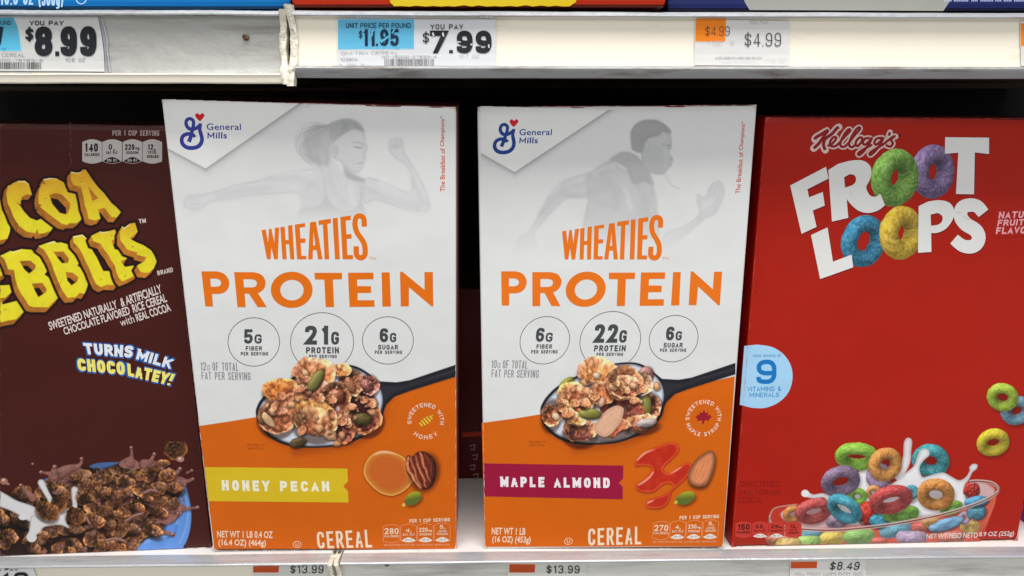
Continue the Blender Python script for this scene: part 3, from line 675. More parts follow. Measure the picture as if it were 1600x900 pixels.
    c.poly(Mx(hnd), lambda X, Y, d: (np.array([30, 28, 36.])+np.clip((-d-3.5)*3, 0, 14)[..., None]*np.array([1, .95, 1])), .8)
    c.stroke(Mx([(640, 598.5), (670, 591), (711, 578.5)]), 2.2, (62, 58, 66), 3, .6, 0)
    milk = [(84, 512), (100, 448), (140, 385), (220, 305), (350, 224), (600, 115), (740, 85), (900, 72), (1000, 95), (1100, 150), (1170, 205), (1226, 285), (1250, 385), (1232, 490), (1195, 600), (1100, 690), (950, 760), (800, 808), (560, 822), (390, 800), (260, 752), (170, 690), (108, 615)]
    c.poly(Mx(S(milk)), lambda X, Y, d: np.array([196, 202, 216.])*(np.clip(.62+np.clip(-d, 0, 4)/4*.42, 0, 1.05))[..., None], 1.0, smooth=3)
    Tn, Br, Dk_ = (218, 152, 108), (146, 74, 44), (66, 24, 18)
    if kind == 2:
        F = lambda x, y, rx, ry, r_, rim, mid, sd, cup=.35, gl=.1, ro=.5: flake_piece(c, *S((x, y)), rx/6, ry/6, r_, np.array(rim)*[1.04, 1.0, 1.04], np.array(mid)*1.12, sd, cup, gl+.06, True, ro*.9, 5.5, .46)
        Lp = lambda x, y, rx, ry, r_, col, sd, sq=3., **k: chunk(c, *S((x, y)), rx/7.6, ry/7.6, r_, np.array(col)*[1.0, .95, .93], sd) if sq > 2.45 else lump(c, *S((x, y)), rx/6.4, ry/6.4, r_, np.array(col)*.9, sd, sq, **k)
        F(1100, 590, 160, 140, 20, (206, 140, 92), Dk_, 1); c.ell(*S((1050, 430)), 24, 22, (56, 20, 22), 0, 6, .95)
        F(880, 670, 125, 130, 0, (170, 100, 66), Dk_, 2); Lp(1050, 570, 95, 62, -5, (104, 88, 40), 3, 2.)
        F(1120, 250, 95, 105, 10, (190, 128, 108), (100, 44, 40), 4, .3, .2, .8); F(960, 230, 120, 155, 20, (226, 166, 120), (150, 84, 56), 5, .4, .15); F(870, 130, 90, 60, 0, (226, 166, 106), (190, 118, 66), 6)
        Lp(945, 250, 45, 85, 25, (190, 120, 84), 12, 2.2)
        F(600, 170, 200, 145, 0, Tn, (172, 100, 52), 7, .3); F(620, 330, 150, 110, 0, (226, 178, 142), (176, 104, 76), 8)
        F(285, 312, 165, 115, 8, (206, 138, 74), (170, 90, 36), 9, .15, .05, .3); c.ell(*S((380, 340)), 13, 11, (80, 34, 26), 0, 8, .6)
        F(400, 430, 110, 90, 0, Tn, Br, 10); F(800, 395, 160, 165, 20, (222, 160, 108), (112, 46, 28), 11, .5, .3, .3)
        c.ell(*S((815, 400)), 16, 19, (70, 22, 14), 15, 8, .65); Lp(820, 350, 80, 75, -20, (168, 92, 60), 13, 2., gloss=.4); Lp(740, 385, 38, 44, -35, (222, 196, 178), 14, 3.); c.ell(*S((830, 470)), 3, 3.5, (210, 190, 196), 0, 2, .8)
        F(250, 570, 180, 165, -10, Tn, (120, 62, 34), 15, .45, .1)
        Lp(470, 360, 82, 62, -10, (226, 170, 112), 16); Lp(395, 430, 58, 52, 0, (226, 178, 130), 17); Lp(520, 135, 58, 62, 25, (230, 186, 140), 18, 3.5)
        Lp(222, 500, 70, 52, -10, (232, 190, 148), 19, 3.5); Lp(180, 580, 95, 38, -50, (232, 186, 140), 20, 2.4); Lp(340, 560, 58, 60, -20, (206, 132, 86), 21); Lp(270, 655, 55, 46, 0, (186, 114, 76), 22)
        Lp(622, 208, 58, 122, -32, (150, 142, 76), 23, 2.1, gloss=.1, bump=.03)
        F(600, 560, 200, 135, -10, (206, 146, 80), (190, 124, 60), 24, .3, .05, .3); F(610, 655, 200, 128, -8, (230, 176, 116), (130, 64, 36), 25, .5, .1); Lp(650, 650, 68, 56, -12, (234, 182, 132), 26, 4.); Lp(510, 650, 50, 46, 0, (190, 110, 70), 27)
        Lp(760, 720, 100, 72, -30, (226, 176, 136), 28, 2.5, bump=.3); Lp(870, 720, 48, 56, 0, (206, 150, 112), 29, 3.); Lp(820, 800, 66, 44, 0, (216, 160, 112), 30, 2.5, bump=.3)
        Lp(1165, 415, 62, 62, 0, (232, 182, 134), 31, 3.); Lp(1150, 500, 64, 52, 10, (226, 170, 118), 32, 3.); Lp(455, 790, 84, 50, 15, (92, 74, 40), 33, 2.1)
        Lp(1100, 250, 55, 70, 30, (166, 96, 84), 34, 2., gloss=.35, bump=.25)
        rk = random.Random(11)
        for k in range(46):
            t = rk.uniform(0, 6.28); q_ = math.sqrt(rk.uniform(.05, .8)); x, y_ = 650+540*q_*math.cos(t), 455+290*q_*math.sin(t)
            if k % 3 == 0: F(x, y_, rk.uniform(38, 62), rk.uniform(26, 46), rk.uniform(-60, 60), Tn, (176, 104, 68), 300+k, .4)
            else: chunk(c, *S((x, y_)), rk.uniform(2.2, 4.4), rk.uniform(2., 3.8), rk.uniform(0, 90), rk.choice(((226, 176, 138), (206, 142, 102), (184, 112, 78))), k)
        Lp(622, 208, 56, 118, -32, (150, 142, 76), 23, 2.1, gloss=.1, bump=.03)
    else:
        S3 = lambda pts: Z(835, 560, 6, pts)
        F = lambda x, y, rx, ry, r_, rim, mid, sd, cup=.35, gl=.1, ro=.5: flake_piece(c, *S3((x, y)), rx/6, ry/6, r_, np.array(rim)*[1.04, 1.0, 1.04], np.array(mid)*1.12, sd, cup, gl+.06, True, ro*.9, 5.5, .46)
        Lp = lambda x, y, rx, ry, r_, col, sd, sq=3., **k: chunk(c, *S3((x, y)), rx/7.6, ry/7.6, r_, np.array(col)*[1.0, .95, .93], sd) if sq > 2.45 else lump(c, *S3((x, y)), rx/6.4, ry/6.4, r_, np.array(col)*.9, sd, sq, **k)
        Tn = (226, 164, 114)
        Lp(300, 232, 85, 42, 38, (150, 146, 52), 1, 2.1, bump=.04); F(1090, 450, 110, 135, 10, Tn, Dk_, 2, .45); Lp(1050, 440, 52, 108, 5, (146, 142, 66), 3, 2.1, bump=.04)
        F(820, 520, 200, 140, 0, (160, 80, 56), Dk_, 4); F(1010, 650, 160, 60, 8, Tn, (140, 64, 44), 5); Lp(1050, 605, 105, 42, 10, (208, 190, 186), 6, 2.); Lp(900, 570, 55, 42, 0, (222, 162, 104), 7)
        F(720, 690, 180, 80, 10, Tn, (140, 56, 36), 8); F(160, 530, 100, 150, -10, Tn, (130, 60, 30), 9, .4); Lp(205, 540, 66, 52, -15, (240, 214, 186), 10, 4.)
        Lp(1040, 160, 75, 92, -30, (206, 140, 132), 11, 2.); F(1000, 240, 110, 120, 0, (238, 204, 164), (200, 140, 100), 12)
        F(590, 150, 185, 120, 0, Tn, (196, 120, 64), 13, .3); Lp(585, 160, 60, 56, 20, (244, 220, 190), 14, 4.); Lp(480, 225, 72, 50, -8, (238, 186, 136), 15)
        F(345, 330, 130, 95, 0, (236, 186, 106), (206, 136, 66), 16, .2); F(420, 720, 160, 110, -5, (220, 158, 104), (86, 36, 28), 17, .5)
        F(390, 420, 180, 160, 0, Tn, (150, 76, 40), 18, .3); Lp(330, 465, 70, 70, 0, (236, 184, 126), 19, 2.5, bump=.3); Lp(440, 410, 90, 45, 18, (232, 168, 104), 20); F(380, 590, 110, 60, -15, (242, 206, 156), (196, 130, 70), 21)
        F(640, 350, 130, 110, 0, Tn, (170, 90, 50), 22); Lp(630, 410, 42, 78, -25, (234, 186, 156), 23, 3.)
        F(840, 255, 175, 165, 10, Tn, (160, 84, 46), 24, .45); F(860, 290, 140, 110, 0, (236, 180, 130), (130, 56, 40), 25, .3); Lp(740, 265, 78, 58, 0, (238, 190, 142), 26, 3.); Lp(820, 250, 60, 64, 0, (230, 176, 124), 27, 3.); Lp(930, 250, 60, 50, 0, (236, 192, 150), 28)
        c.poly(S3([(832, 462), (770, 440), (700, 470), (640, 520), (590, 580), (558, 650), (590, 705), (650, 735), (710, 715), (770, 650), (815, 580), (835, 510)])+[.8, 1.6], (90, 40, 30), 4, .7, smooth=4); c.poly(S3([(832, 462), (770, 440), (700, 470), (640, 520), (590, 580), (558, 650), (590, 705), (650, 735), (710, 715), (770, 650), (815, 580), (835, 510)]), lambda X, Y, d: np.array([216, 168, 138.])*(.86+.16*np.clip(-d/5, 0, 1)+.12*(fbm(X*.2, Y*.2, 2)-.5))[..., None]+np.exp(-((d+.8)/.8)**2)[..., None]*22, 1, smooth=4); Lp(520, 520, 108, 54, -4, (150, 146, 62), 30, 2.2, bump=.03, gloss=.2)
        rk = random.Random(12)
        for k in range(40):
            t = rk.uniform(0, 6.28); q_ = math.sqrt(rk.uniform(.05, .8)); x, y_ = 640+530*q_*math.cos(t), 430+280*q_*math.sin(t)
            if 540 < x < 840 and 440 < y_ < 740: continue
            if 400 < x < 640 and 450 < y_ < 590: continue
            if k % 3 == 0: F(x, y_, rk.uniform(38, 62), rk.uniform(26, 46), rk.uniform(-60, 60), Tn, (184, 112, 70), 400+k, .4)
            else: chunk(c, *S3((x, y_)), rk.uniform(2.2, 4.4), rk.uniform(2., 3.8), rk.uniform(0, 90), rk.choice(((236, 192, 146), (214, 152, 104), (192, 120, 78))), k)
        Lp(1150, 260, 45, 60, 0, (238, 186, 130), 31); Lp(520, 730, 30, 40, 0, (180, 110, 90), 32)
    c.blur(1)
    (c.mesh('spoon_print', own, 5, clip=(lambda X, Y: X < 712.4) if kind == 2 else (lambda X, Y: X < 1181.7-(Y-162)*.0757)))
    # sweetener seal
    cx, cy = 665.2, 657.8
    pr = Print(P, 4); Wt = (236, 206, 186)
    if kind == 2:
        pr.arc('SWEETENED WITH', cx, cy, 22.2, 28.6, 190, -13, Wt, .03, 1.15, 1.0); pr.arc('HONEY', cx, cy, 28.8, 22.2, 227, 313, Wt, .03, 1.2)
        for k, l_ in enumerate((3.6, 5.2, 5.8, 5.0, 3.4)):
            x = cx-7.5+3.9*k; yc = cy+5.2-2.7*k; pr.stroke([(x-l_*.62, yc-l_*.75), (x+l_*.62, yc+l_*.75)], 2.5, (222, 196, 60))
        pr.stroke([(cx+7, cy-5), (cx+11, cy-9.5)], 1.6, (222, 196, 60))
    else:
        pr.arc('SWEETENED WITH', cx, cy, 22.6, 29, 187, -10, Wt, .03, 1.15); pr.arc('MAPLE SYRUP', cx, cy, 29, 22.6, 199, 341, Wt, .03, 1.2)
        leaf = [(0, -33), (8, -18), (18, -24), (16, -8), (27, -14), (26, -6), (34, -3), (22, 8), (25, 15), (6, 12), (2, 30), (-2, 30), (-6, 12), (-25, 15), (-22, 8), (-34, -3), (-26, -6), (-27, -14), (-16, -8), (-18, -24), (-8, -18)]
        pr.poly([(cx+x*.40, cy-1+y*.36) for x, y in leaf], (150, 22, 40))
    pr.done('sweetener_seal')
    # ribbon
    pr = Print(P, 4); rb = (214, 182, 30) if kind == 2 else (152, 14, 56)
    if kind == 2:
        pr.poly(b([(56, 505), (683, 512), (685, 568), (665, 590), (686, 612), (688, 661), (74, 655)]), rb)
        tt = [('HONEY', [(130, 562), (339, 565), (341, 612), (133, 608)]), ('PECAN', [(386, 566), (602, 568), (604, 612), (388, 612)])]
        for s_, q in tt: pr.text(s_, b(q), (236, 232, 206), .06, 1.25, layer=5)
    else:
        b3 = lambda pts: Z(740, 550, 2.812, pts)
        pr.poly(b3([(44, 489), (658, 499), (657, 555), (638, 575), (655, 592), (655, 647), (46, 634)]), rb, mapped=False)
        for s_, q in (('MAPLE', [(117, 547), (311, 549), (311, 594), (118, 592)]), ('ALMOND', [(353, 551), (598, 552), (598, 597), (354, 595)])): pr.text(s_, b3(q), (236, 226, 230), .06, 1.22, layer=5, mapped=False)
    pr.done('flavour_ribbon')
    # ingredient picture
    I = (lambda pts: Z(560, 690, 8.18, pts)) if kind == 2 else (lambda pts: Z(980, 690, 8.18, pts))
    c = Picture(562, 694, 700, 800, 2.2, ORANGE) if kind == 2 else Picture(984, 686, 1126, 800, 2.2, ORANGE)
    sd = lambda x, y, rx, ry, r_: (c.ell(*I((x+18, y+28)), rx/8, ry/8, (.55, .5, .5), r_, 4, .8, mul=True), c.ell(*I((x, y)), rx/8.18, ry/8.18, lambda u, v, q: np.stack([96+70*np.clip(v+u*.5+.2, 0, 1), 112+60*np.clip(v+u*.5+.1, 0, 1), 34+12*q], -1)*(.95+.0*q)[..., None], r_, 1))
    if kind == 2:
        hb = [(65, 370), (100, 250), (190, 150), (330, 112), (470, 140), (600, 215), (650, 330), (690, 450), (690, 520), (600, 620), (480, 682), (400, 692), (270, 652), (150, 550), (80, 450)]
        c.poly(I(hb)+[.2, .8], (128, 46, 0), 2.4, .8, grow=1.0, smooth=4)
        def hc(X, Y, d):
            t = np.clip(-d/11, 0, 1)[..., None]; e = np.exp(-((d+1.4)/1.1)**2)[..., None]
            return np.array([206, 136, 48.])*(1-t)+np.array([196, 96, 34.])*t+e*np.array([26, 40, 40])
        c.poly(I(hb), hc, 1, smooth=4)
        c.stroke(I([(200, 172), (260, 142), (340, 132), (420, 146), (470, 170)]), [1, 4, 4.4, 3, 1], (236, 178, 140), 2, .9)
        c.ell(*I((850, 400)), 23, 31, (.4, .35, .3), -14, 8, .8, mul=True)
        pe = [(640, 172), (690, 190), (740, 142), (800, 120), (870, 138), (940, 190), (985, 280), (992, 400), (972, 500), (930, 582), (860, 614), (790, 602), (720, 545), (660, 460), (615, 385), (600, 285), (612, 210)]
        c.poly(I(pe), lambda X, Y, d: np.array([96, 36, 22.])*(.62+.45*np.clip(-d/5, 0, 1)+.6*(fbm(X*.35, Y*.35, 3)-.5)-.28*np.clip((X-668)/10, 0, 1))[..., None], 1, smooth=3)
        for q, w_, col in (([(640, 195), (622, 280), (655, 385), (715, 480), (790, 590)], [3, 5.5, 5, 5, 3], (206, 124, 86)), ([(672, 200), (700, 320), (735, 430), (795, 560)], [2, 3.4, 3.2, 2], (196, 112, 76)), ([(730, 180), (755, 300), (800, 400), (840, 500), (860, 580)], [2, 3.4, 4, 3.4, 2], (200, 114, 78)),
                           ([(785, 140), (815, 230), (840, 320), (880, 400), (905, 500)], [3, 5, 4, 3.4, 2], (200, 112, 72)), ([(850, 150), (900, 240), (930, 330), (935, 430)], [2, 3, 2.6, 1.4], (140, 66, 48)), ([(930, 220), (962, 320), (962, 440)], [1.5, 2, 1], (104, 42, 34))):
            rr_ = random.Random(len(q)*7+w_[0]); qq = [(x+rr_.uniform(-9, 9), y_+rr_.uniform(-8, 8)) for x, y_ in sm(q, 3, False)]
            c.stroke(I(qq), w_, (lambda cc: (lambda X, Y, d: np.array(cc, float)*(.80+.25*np.clip(-d/1.5, 0, 1)+.6*(fbm(X*.5, Y*.5, 5)-.5))[..., None]))(col), 1.6, .95, 3)
        sd(697, 725, 118, 76, 32); c.ell(*I((578, 808)), 3, 2.6, (216, 190, 80), 40, 1.2)
    else:
        bl = [(98, 290), (105, 255), (150, 195), (250, 120), (400, 58), (500, 20), (580, 12), (640, 40), (660, 100), (625, 165), (545, 245), (482, 305), (460, 350), (482, 392), (532, 402), (600, 370), (680, 308), (760, 268), (818, 285), (825, 345), (780, 430), (700, 515), (620, 585), (566, 640), (545, 720), (510, 795), (450, 840), (380, 856), (265, 846), (242, 800), (262, 752), (340, 722), (440, 690), (535, 640), (575, 600), (588, 562), (540, 532), (470, 540), (400, 592), (340, 640), (260, 652), (150, 632), (112, 588), (130, 542), (200, 492), (270, 430), (318, 362), (292, 318), (200, 303), (112, 315)]
        c.poly(I(bl)+[.3, .8], (120, 30, 0), 2.4, .75, grow=.7, smooth=3)
        c.poly(I(bl), lambda X, Y, d: np.array([184, 38, 16.])+np.exp(-((d+1.5)/1.6)**2)[..., None]*np.array([28, 34, 18])+np.clip(fbm(X*.1, Y*.1, 4)-.4, 0, 1)[..., None]*30, 1, smooth=3)
        for q, w_ in (([(125, 238), (200, 165), (270, 125), (350, 100)], [2, 3.4, 2.4, .8]), ([(332, 390), (295, 445), (230, 500), (150, 552)], [2.4, 3, 3.2, 2.6]), ([(560, 402), (620, 370), (688, 325)], [1, 2.6, 1.6]), ([(265, 778), (300, 765), (345, 748)], [3, 3, 1])): c.stroke(I(q), w_, (236, 160, 140), 1.6, .9)
        al = [(1060, 115), (1112, 140), (1130, 220), (1110, 340), (1060, 480), (1000, 560), (920, 582), (830, 560), (780, 500), (775, 430), (800, 350), (870, 240), (960, 160)]
        c.poly(I(al)+[1, 4.5], (.42, .36, .3), 6, .85, smooth=4, mul=True)
        c.poly(I(al), lambda X, Y, d: (np.array([206, 128, 84.])*(.55+.5*np.clip(-d/7, 0, 1)+.22*(fbm((X*.8+Y*.35)*.9, (Y*.8-X*.35)*.10, 6)-.5)-.10*np.clip((Y-750)/16, 0, 1))[..., None]), 1, smooth=4)
        sd(745, 720, 128, 78, 22); c.ell(*I((622, 775)), 3, 2.4, (206, 190, 70), 40, 1.2)
    c.blur(1); c.mesh('ingredient_print', own, 4)
    # small print and nutrition row
    pr = Print(P, 4); Pk = (244, 206, 178)
    if kind == 2:
        pr.text('NET WT 1 LB 0.4 OZ', b([(110, 785), (355, 787), (355, 818), (111, 815)]), Pk, .026, 1.03, stroke=False)
        pr.text('(16.4 OZ) (464g)', b([(116, 822), (325, 824), (325, 860), (117, 857)]), Pk, .026, 1.03, stroke=False)
    else:
        pr.text('NET WT 1 LB', b([(110, 785), (263, 787), (264, 818), (111, 815)]), Pk, .026, 1.03, stroke=False)
        pr.text('(16 OZ) (453g)', b([(116, 822), (291, 824), (291, 860), (117, 857)]), Pk, .026, 1.03, stroke=False)
    pr.done('net_weight_lettering')
    pr = Print(P, 4); pr.text('CEREAL', b([(546, 790), (786, 780), (792, 858), (553, 863)]), (246, 214, 186), .012, 1.12)
    pr.ring(*b((462, 845)), 6.3, 5.0, .9, Pk, 24); pr.text('U', b([(455, 837), (469, 853)]), Pk, .02); pr.done('cereal_lettering')
    pr = Print(P, 4)
    for s_, q in (('ENLARGED TO', [(243, 403), (315, 404), (315, 413), (243, 412)]), ('SHOW DETAIL', [(245, 418), (315, 419), (315, 428), (245, 427)])): pr.text(s_, b(q), (136, 60, 20), .0, 1.1)
    pr.done('small_print')
    n = lambda pts: Z(590, 790, 11.25, pts); pr = Print(P, 4)
    pr.text('PER 1 CUP SERVING', n([(560, 237), (1272, 212), (1272, 276), (560, 300)]), Pk, .035, 1.04)
    qs = [(*n((x0, y0)), *n((x1, y1))) for x0, y0, x1, y1 in ((100, 340, 392, 648), (408, 330, 686, 642), (702, 322, 980, 640), (1000, 312, 1276, 638))]
    cal, sod = ('280', '220') if kind == 2 else ('270', '230')
    rows = [([(cal, .08, .17, .92, .52), ('CALORIES', .06, .57, .94, .70)], ''), ([('4', .32, .2, .56, .43), ('g', .6, .36, .68, .46), ('SAT FAT', .12, .5, .88, .63)], '20% DV'),
            ([(sod, .10, .2, .64, .43), ('mg', .68, .33, .92, .45), ('SODIUM', .12, .5, .88, .63)], '10% DV'), ([('5', .34, .08, .56, .28), ('g', .6, .2, .68, .3), ('ADDED', .22, .36, .78, .46), ('SUGARS', .16, .5, .84, .62)], '10% DV')]
    shields(pr, qs, (238, 150, 104), Pk, rows, .9, None, (232, 222, 212), (160, 150, 150), L=4)
    pr.text('SEE NUTRITION FACTS FOR "AS PREPARED" INFORMATION', n([(110, 675), (1265, 668), (1265, 700), (110, 708)]), (242, 176, 136), .01, 1.0)
    pr.done('nutrition_row')

def worn(root, tl, tr, br, bl, col, seed, dens=1.):
    rng = random.Random(seed); P_ = Panel(root)
    for a_, b_ in ((tl, tr), (tl, bl), (tr, br), (bl, br)):
        a_, b_ = np.array(a_, float), np.array(b_, float); L = np.linalg.norm(b_-a_); d = (b_-a_)/L; nr = np.array([-d[1], d[0]])
        if np.dot(nr, (np.array(tl)+np.array(br))/2-a_) < 0: nr = -nr
        n_ = int(L/5); t = np.linspace(0, 1, n_); w_ = np.array([rng.choice((.08, .1, .15, .5, .9))*rng.uniform(.5, 1.2) for _ in t])*dens
        w_[0] = w_[-1] = 2.6; w_[1] = w_[-2] = 1.5
        base = a_+(b_-a_)*t[:, None]+nr*.45; pr = Print(P_, 9)
        pr.add(np.concatenate([base, base+nr*w_[:, None]]), [(i, i+1, n_+i+1, n_+i) for i in range(n_-1)], col); pr.done('worn_edge')
GRP = 'cereal boxes facing out on the lower shelf'
b2 = carton('white and orange cereal box with yellow honey pecan ribbon and faded female athlete', GRP, -0.1418529, 0.5166966, 0.0363359, 0.0471271, 0.0151931, 0.1950178, 0.3525592, .06, WHITE, (112, 26, 18), (96, 40, 34), ORANGE, right=(176, 128, 126))
b3 = carton('white and orange cereal box with crimson maple almond ribbon and faded male athlete', GRP, 0.0768061, 0.5211205, 0.0068848, 0.0002446, -0.0128864, 0.1949277, 0.3517154, .06, WHITE, (196, 150, 140), (120, 30, 18), ORANGE, right=(120, 26, 16))
wheat_box(b2, None, 2)
wheat_box(b3, H23, 3)
worn(b2, (253, 155.5), (712, 167), (713, 859.5), (333, 860.5), (224, 206, 196), 1, .8)
worn(b3, (746.5, 167), (1182, 163.5), (1130, 856.5), (757.5, 859.5), (226, 208, 196), 2, .8)

# ------------------------------------------------------------------ brown chocolate cereal box
BROWN = (66, 20, 13)
b1 = carton('dark brown chocolate cereal box with carved yellow stone lettering and a chocolate milk splash', GRP, -0.3478017, 0.5107037, 0.0853061, 0.0158505, 0.0077327, .21, 0.3372231, .055, BROWN, (60, 20, 18), (58, 24, 22), (40, 18, 14))
P = Panel(b1)
def stone_letter(c, face, holes, vec=(-5, 8), grad=(262, 372)):
    face = np.asarray(face); holes = [np.asarray(h) for h in holes]
    n = 9; v = np.array(vec, float)
    for k in range(n, -1, -3): c.poly(face+v*k/n, (26, 6, 8), 1.6, 1, grow=3.6, holes=[h+v*k/n for h in holes] if False else ())
    for k in range(n, -1, -1):
        t = k/n
        c.poly(face+v*t, lambda X, Y, d: (np.array([186, 116, 36.])*(.74+.32*fbm(X*.12, Y*.12, 5)+.10*np.clip((X-100)/120, -1, 1))[..., None]), .8, 1, holes=[h+v*t for h in holes])
    cx = face.mean(0)
    def fc(X, Y, d):
        t = np.clip((Y-grad[0])/(grad[1]-grad[0]), 0, 1)[..., None]
        base = np.array([212, 150, 38.])*(1-t)+np.array([222, 208, 40.])*t
        return base*(.96+.08*fbm(X*.15, Y*.15, 7))[..., None]
    c.poly(face, fc, .8, 1, holes=holes)
    # lit chipped rim along the top
    up = face[np.arange(len(face))]
    rng = random.Random(int(cx[0]*7+cx[1]))
    i0 = int(np.argmin(face[:, 1]+.35*face[:, 0])); N = len(face)
    seg = [face[(i0+j) % N]+(cx-face[(i0+j) % N])*.03 for j in range(0, 3)]
    c.stroke(seg, [1.4, 1.6, .8], (240, 232, 206), .9, .85, 0)
    lo, hi = face.min(0), face.max(0)
    for _ in range(5):
        x = rng.uniform(lo[0], hi[0]); y = rng.uniform(lo[1], hi[1])
        w = c.win((x-1, y-1), (x+1, y+1), 1)
        if w is None: continue
        if c.sdf(face, w).max() < -2.5 and all((c.sdf(h, w) > 2.5).all() for h in holes) :
            c.ell(x, y, rng.uniform(1., 2.0), rng.uniform(.7, 1.2), (150, 110, 20), rng.uniform(0, 60), 1, .85); c.ell(x+.4, y+1.2, 1.2, .5, (244, 234, 120), 0, .8, .8)
def jag(pts, n=3, amp=.9, seed=0):
    rng = random.Random(seed); p = np.asarray(pts, float); out = []
    for i in range(len(p)):
        a, b = p[i], p[(i+1) % len(p)]; L = np.hypot(*(b-a)); k = max(1, int(L/9))
        for j in range(k):
            q = a+(b-a)*j/k
            if j: q = q+np.array([rng.uniform(-amp, amp), rng.uniform(-amp, amp)])
            out.append(q)
    return out
za = lambda pts: Z(0, 250, 6.429, pts); zb = lambda pts: Z(0, 330, 4.738, pts)
c = Picture(-40, 255, 256, 520, 2.0, BROWN)
for k, (fc_, hs) in enumerate([
    (za([(-250, 470), (-120, 400), (0, 395), (45, 450), (85, 540), (105, 640), (100, 720), (75, 790), (0, 805), (-150, 800), (-250, 700)]), [za([(-160, 520), (-60, 500), (-30, 600), (-60, 690), (-150, 660)])]),
    (za([(80, 258), (112, 250), (122, 236), (180, 210), (250, 208), (290, 240), (322, 350), (265, 346), (222, 372), (206, 425), (215, 442), (160, 425), (205, 462), (240, 515), (300, 580), (370, 608), (440, 578), (545, 660), (510, 712), (440, 736), (390, 742), (372, 690), (358, 735), (270, 720), (190, 660), (135, 570), (80, 440), (62, 350)]), []),
    (za([(435, 192), (500, 180), (570, 185), (640, 225), (648, 240), (700, 270), (760, 330), (800, 400), (825, 500), (815, 600), (770, 635), (692, 635), (680, 652), (620, 640), (540, 580), (450, 510), (400, 466), (428, 455), (390, 440), (383, 380), (395, 300), (420, 240), (465, 246)]), [za([(497, 350), (560, 332), (620, 345), (700, 428), (705, 475), (672, 548), (600, 530), (525, 440)])]),
    (za([(712, 116), (770, 128), (815, 118), (826, 98), (860, 96), (885, 130), (960, 240), (1080, 380), (1215, 522), (1175, 575), (1120, 572), (1050, 480), (985, 497), (1010, 590), (950, 608), (890, 590), (850, 450), (815, 270), (765, 258), (736, 252), (712, 190)]), [za([(885, 262), (988, 384), (928, 410)])])]):
    stone_letter(c, jag(fc_, seed=k), hs, (-6, 8), (265, 345))
for k, (fc_, hs) in enumerate([
    (zb([(-150, 340), (-20, 348), (0, 370), (35, 420), (45, 470), (0, 480), (-5, 550), (70, 545), (85, 600), (40, 640), (0, 645), (20, 690), (135, 660), (180, 740), (120, 800), (0, 825), (-150, 830)]), []),
    (zb([(0, 330), (80, 292), (88, 300), (160, 280), (230, 285), (300, 330), (345, 380), (350, 440), (330, 468), (400, 520), (440, 580), (430, 640), (360, 710), (250, 710), (215, 700), (150, 600), (130, 560), (104, 436), (60, 430), (30, 350)]), [zb([(145, 370), (225, 365), (265, 400), (258, 430), (215, 462), (180, 430)]), zb([(235, 535), (315, 530), (345, 575), (340, 600), (285, 636), (260, 590)])]),
    (zb([(285, 258), (400, 220), (420, 234), (450, 230), (520, 250), (575, 310), (590, 380), (570, 400), (630, 440), (660, 510), (640, 580), (625, 612), (590, 605), (560, 637), (500, 640), (440, 540), (415, 480), (370, 360), (330, 290)]), [zb([(395, 300), (470, 298), (510, 350), (505, 382), (460, 385), (430, 350)]), zb([(485, 450), (540, 455), (580, 490), (570, 522), (530, 548), (500, 515)])]),
    (zb([(540, 185), (610, 172), (640, 200), (690, 300), (765, 442), (850, 450), (890, 510), (862, 548), (790, 545), (750, 562), (712, 540), (660, 420), (590, 280), (545, 230)]), []),
    (zb([(675, 182), (740, 150), (760, 154), (850, 135), (885, 202), (825, 215), (850, 282), (915, 290), (940, 352), (895, 370), (925, 412), (990, 402), (1018, 466), (960, 497), (905, 520), (878, 490), (850, 400), (800, 320), (745, 240), (690, 222)]), []),
    (zb([(905, 110), (915, 125), (960, 92), (1000, 85), (1020, 152), (960, 202), (1060, 250), (1120, 290), (1160, 372), (1140, 422), (1098, 457), (1040, 450), (1015, 402), (1070, 370), (1082, 340), (1012, 322), (1016, 306), (940, 282), (890, 212), (888, 150)]), [])]):
    stone_letter(c, jag(fc_, seed=20+k), hs, (-5, 8), (335, 380))
c.blur(1); c.mesh('stone_lettering', P, 1)
z = lambda pts: Z(0, 430, 3.333, pts); y = lambda pts: Z(0, 170, 3, pts)
pr = Print(P, 2); Cr = (214, 200, 194)
pr.text('SWEETENED NATURALLY', z([(248, 245), (602, 128), (615, 172), (262, 288)]), Cr, .022, stroke=False); pr.text('& ARTIFICIALLY', z([(622, 120), (833, 46), (846, 92), (634, 166)]), Cr, .022, stroke=False)
pr.text('CHOCOLATE FLAVORED', z([(326, 274), (668, 160), (680, 203), (338, 312)]), Cr, .022, stroke=False); pr.text('RICE CEREAL', z([(684, 154), (860, 94), (872, 138), (696, 197)]), Cr, .022, stroke=False)
pr.done('claim_lettering'); pr = Print(P, 2)
pr.text('with', z([(620, 228), (690, 205), (703, 245), (632, 268)]), Cr, .0); pr.text('REAL COCOA', z([(702, 203), (878, 144), (893, 186), (715, 242)]), Cr, .022, stroke=False)
pr.done('claim_lettering'); pr = Print(P, 2)
pr.text('BRAND', y([(736, 760), (808, 742), (812, 764), (740, 781)]), Cr, .03); pr.text('TM', y([(650, 517), (683, 514), (684, 534), (653, 537)]), Cr, .05)
pr.done('claim_lettering')
pr = Print(P, 2)
pr.text('PER 1 CUP SERVING', y([(527, 101), (747, 101), (747, 127), (527, 125)]), (170, 150, 145), .02)
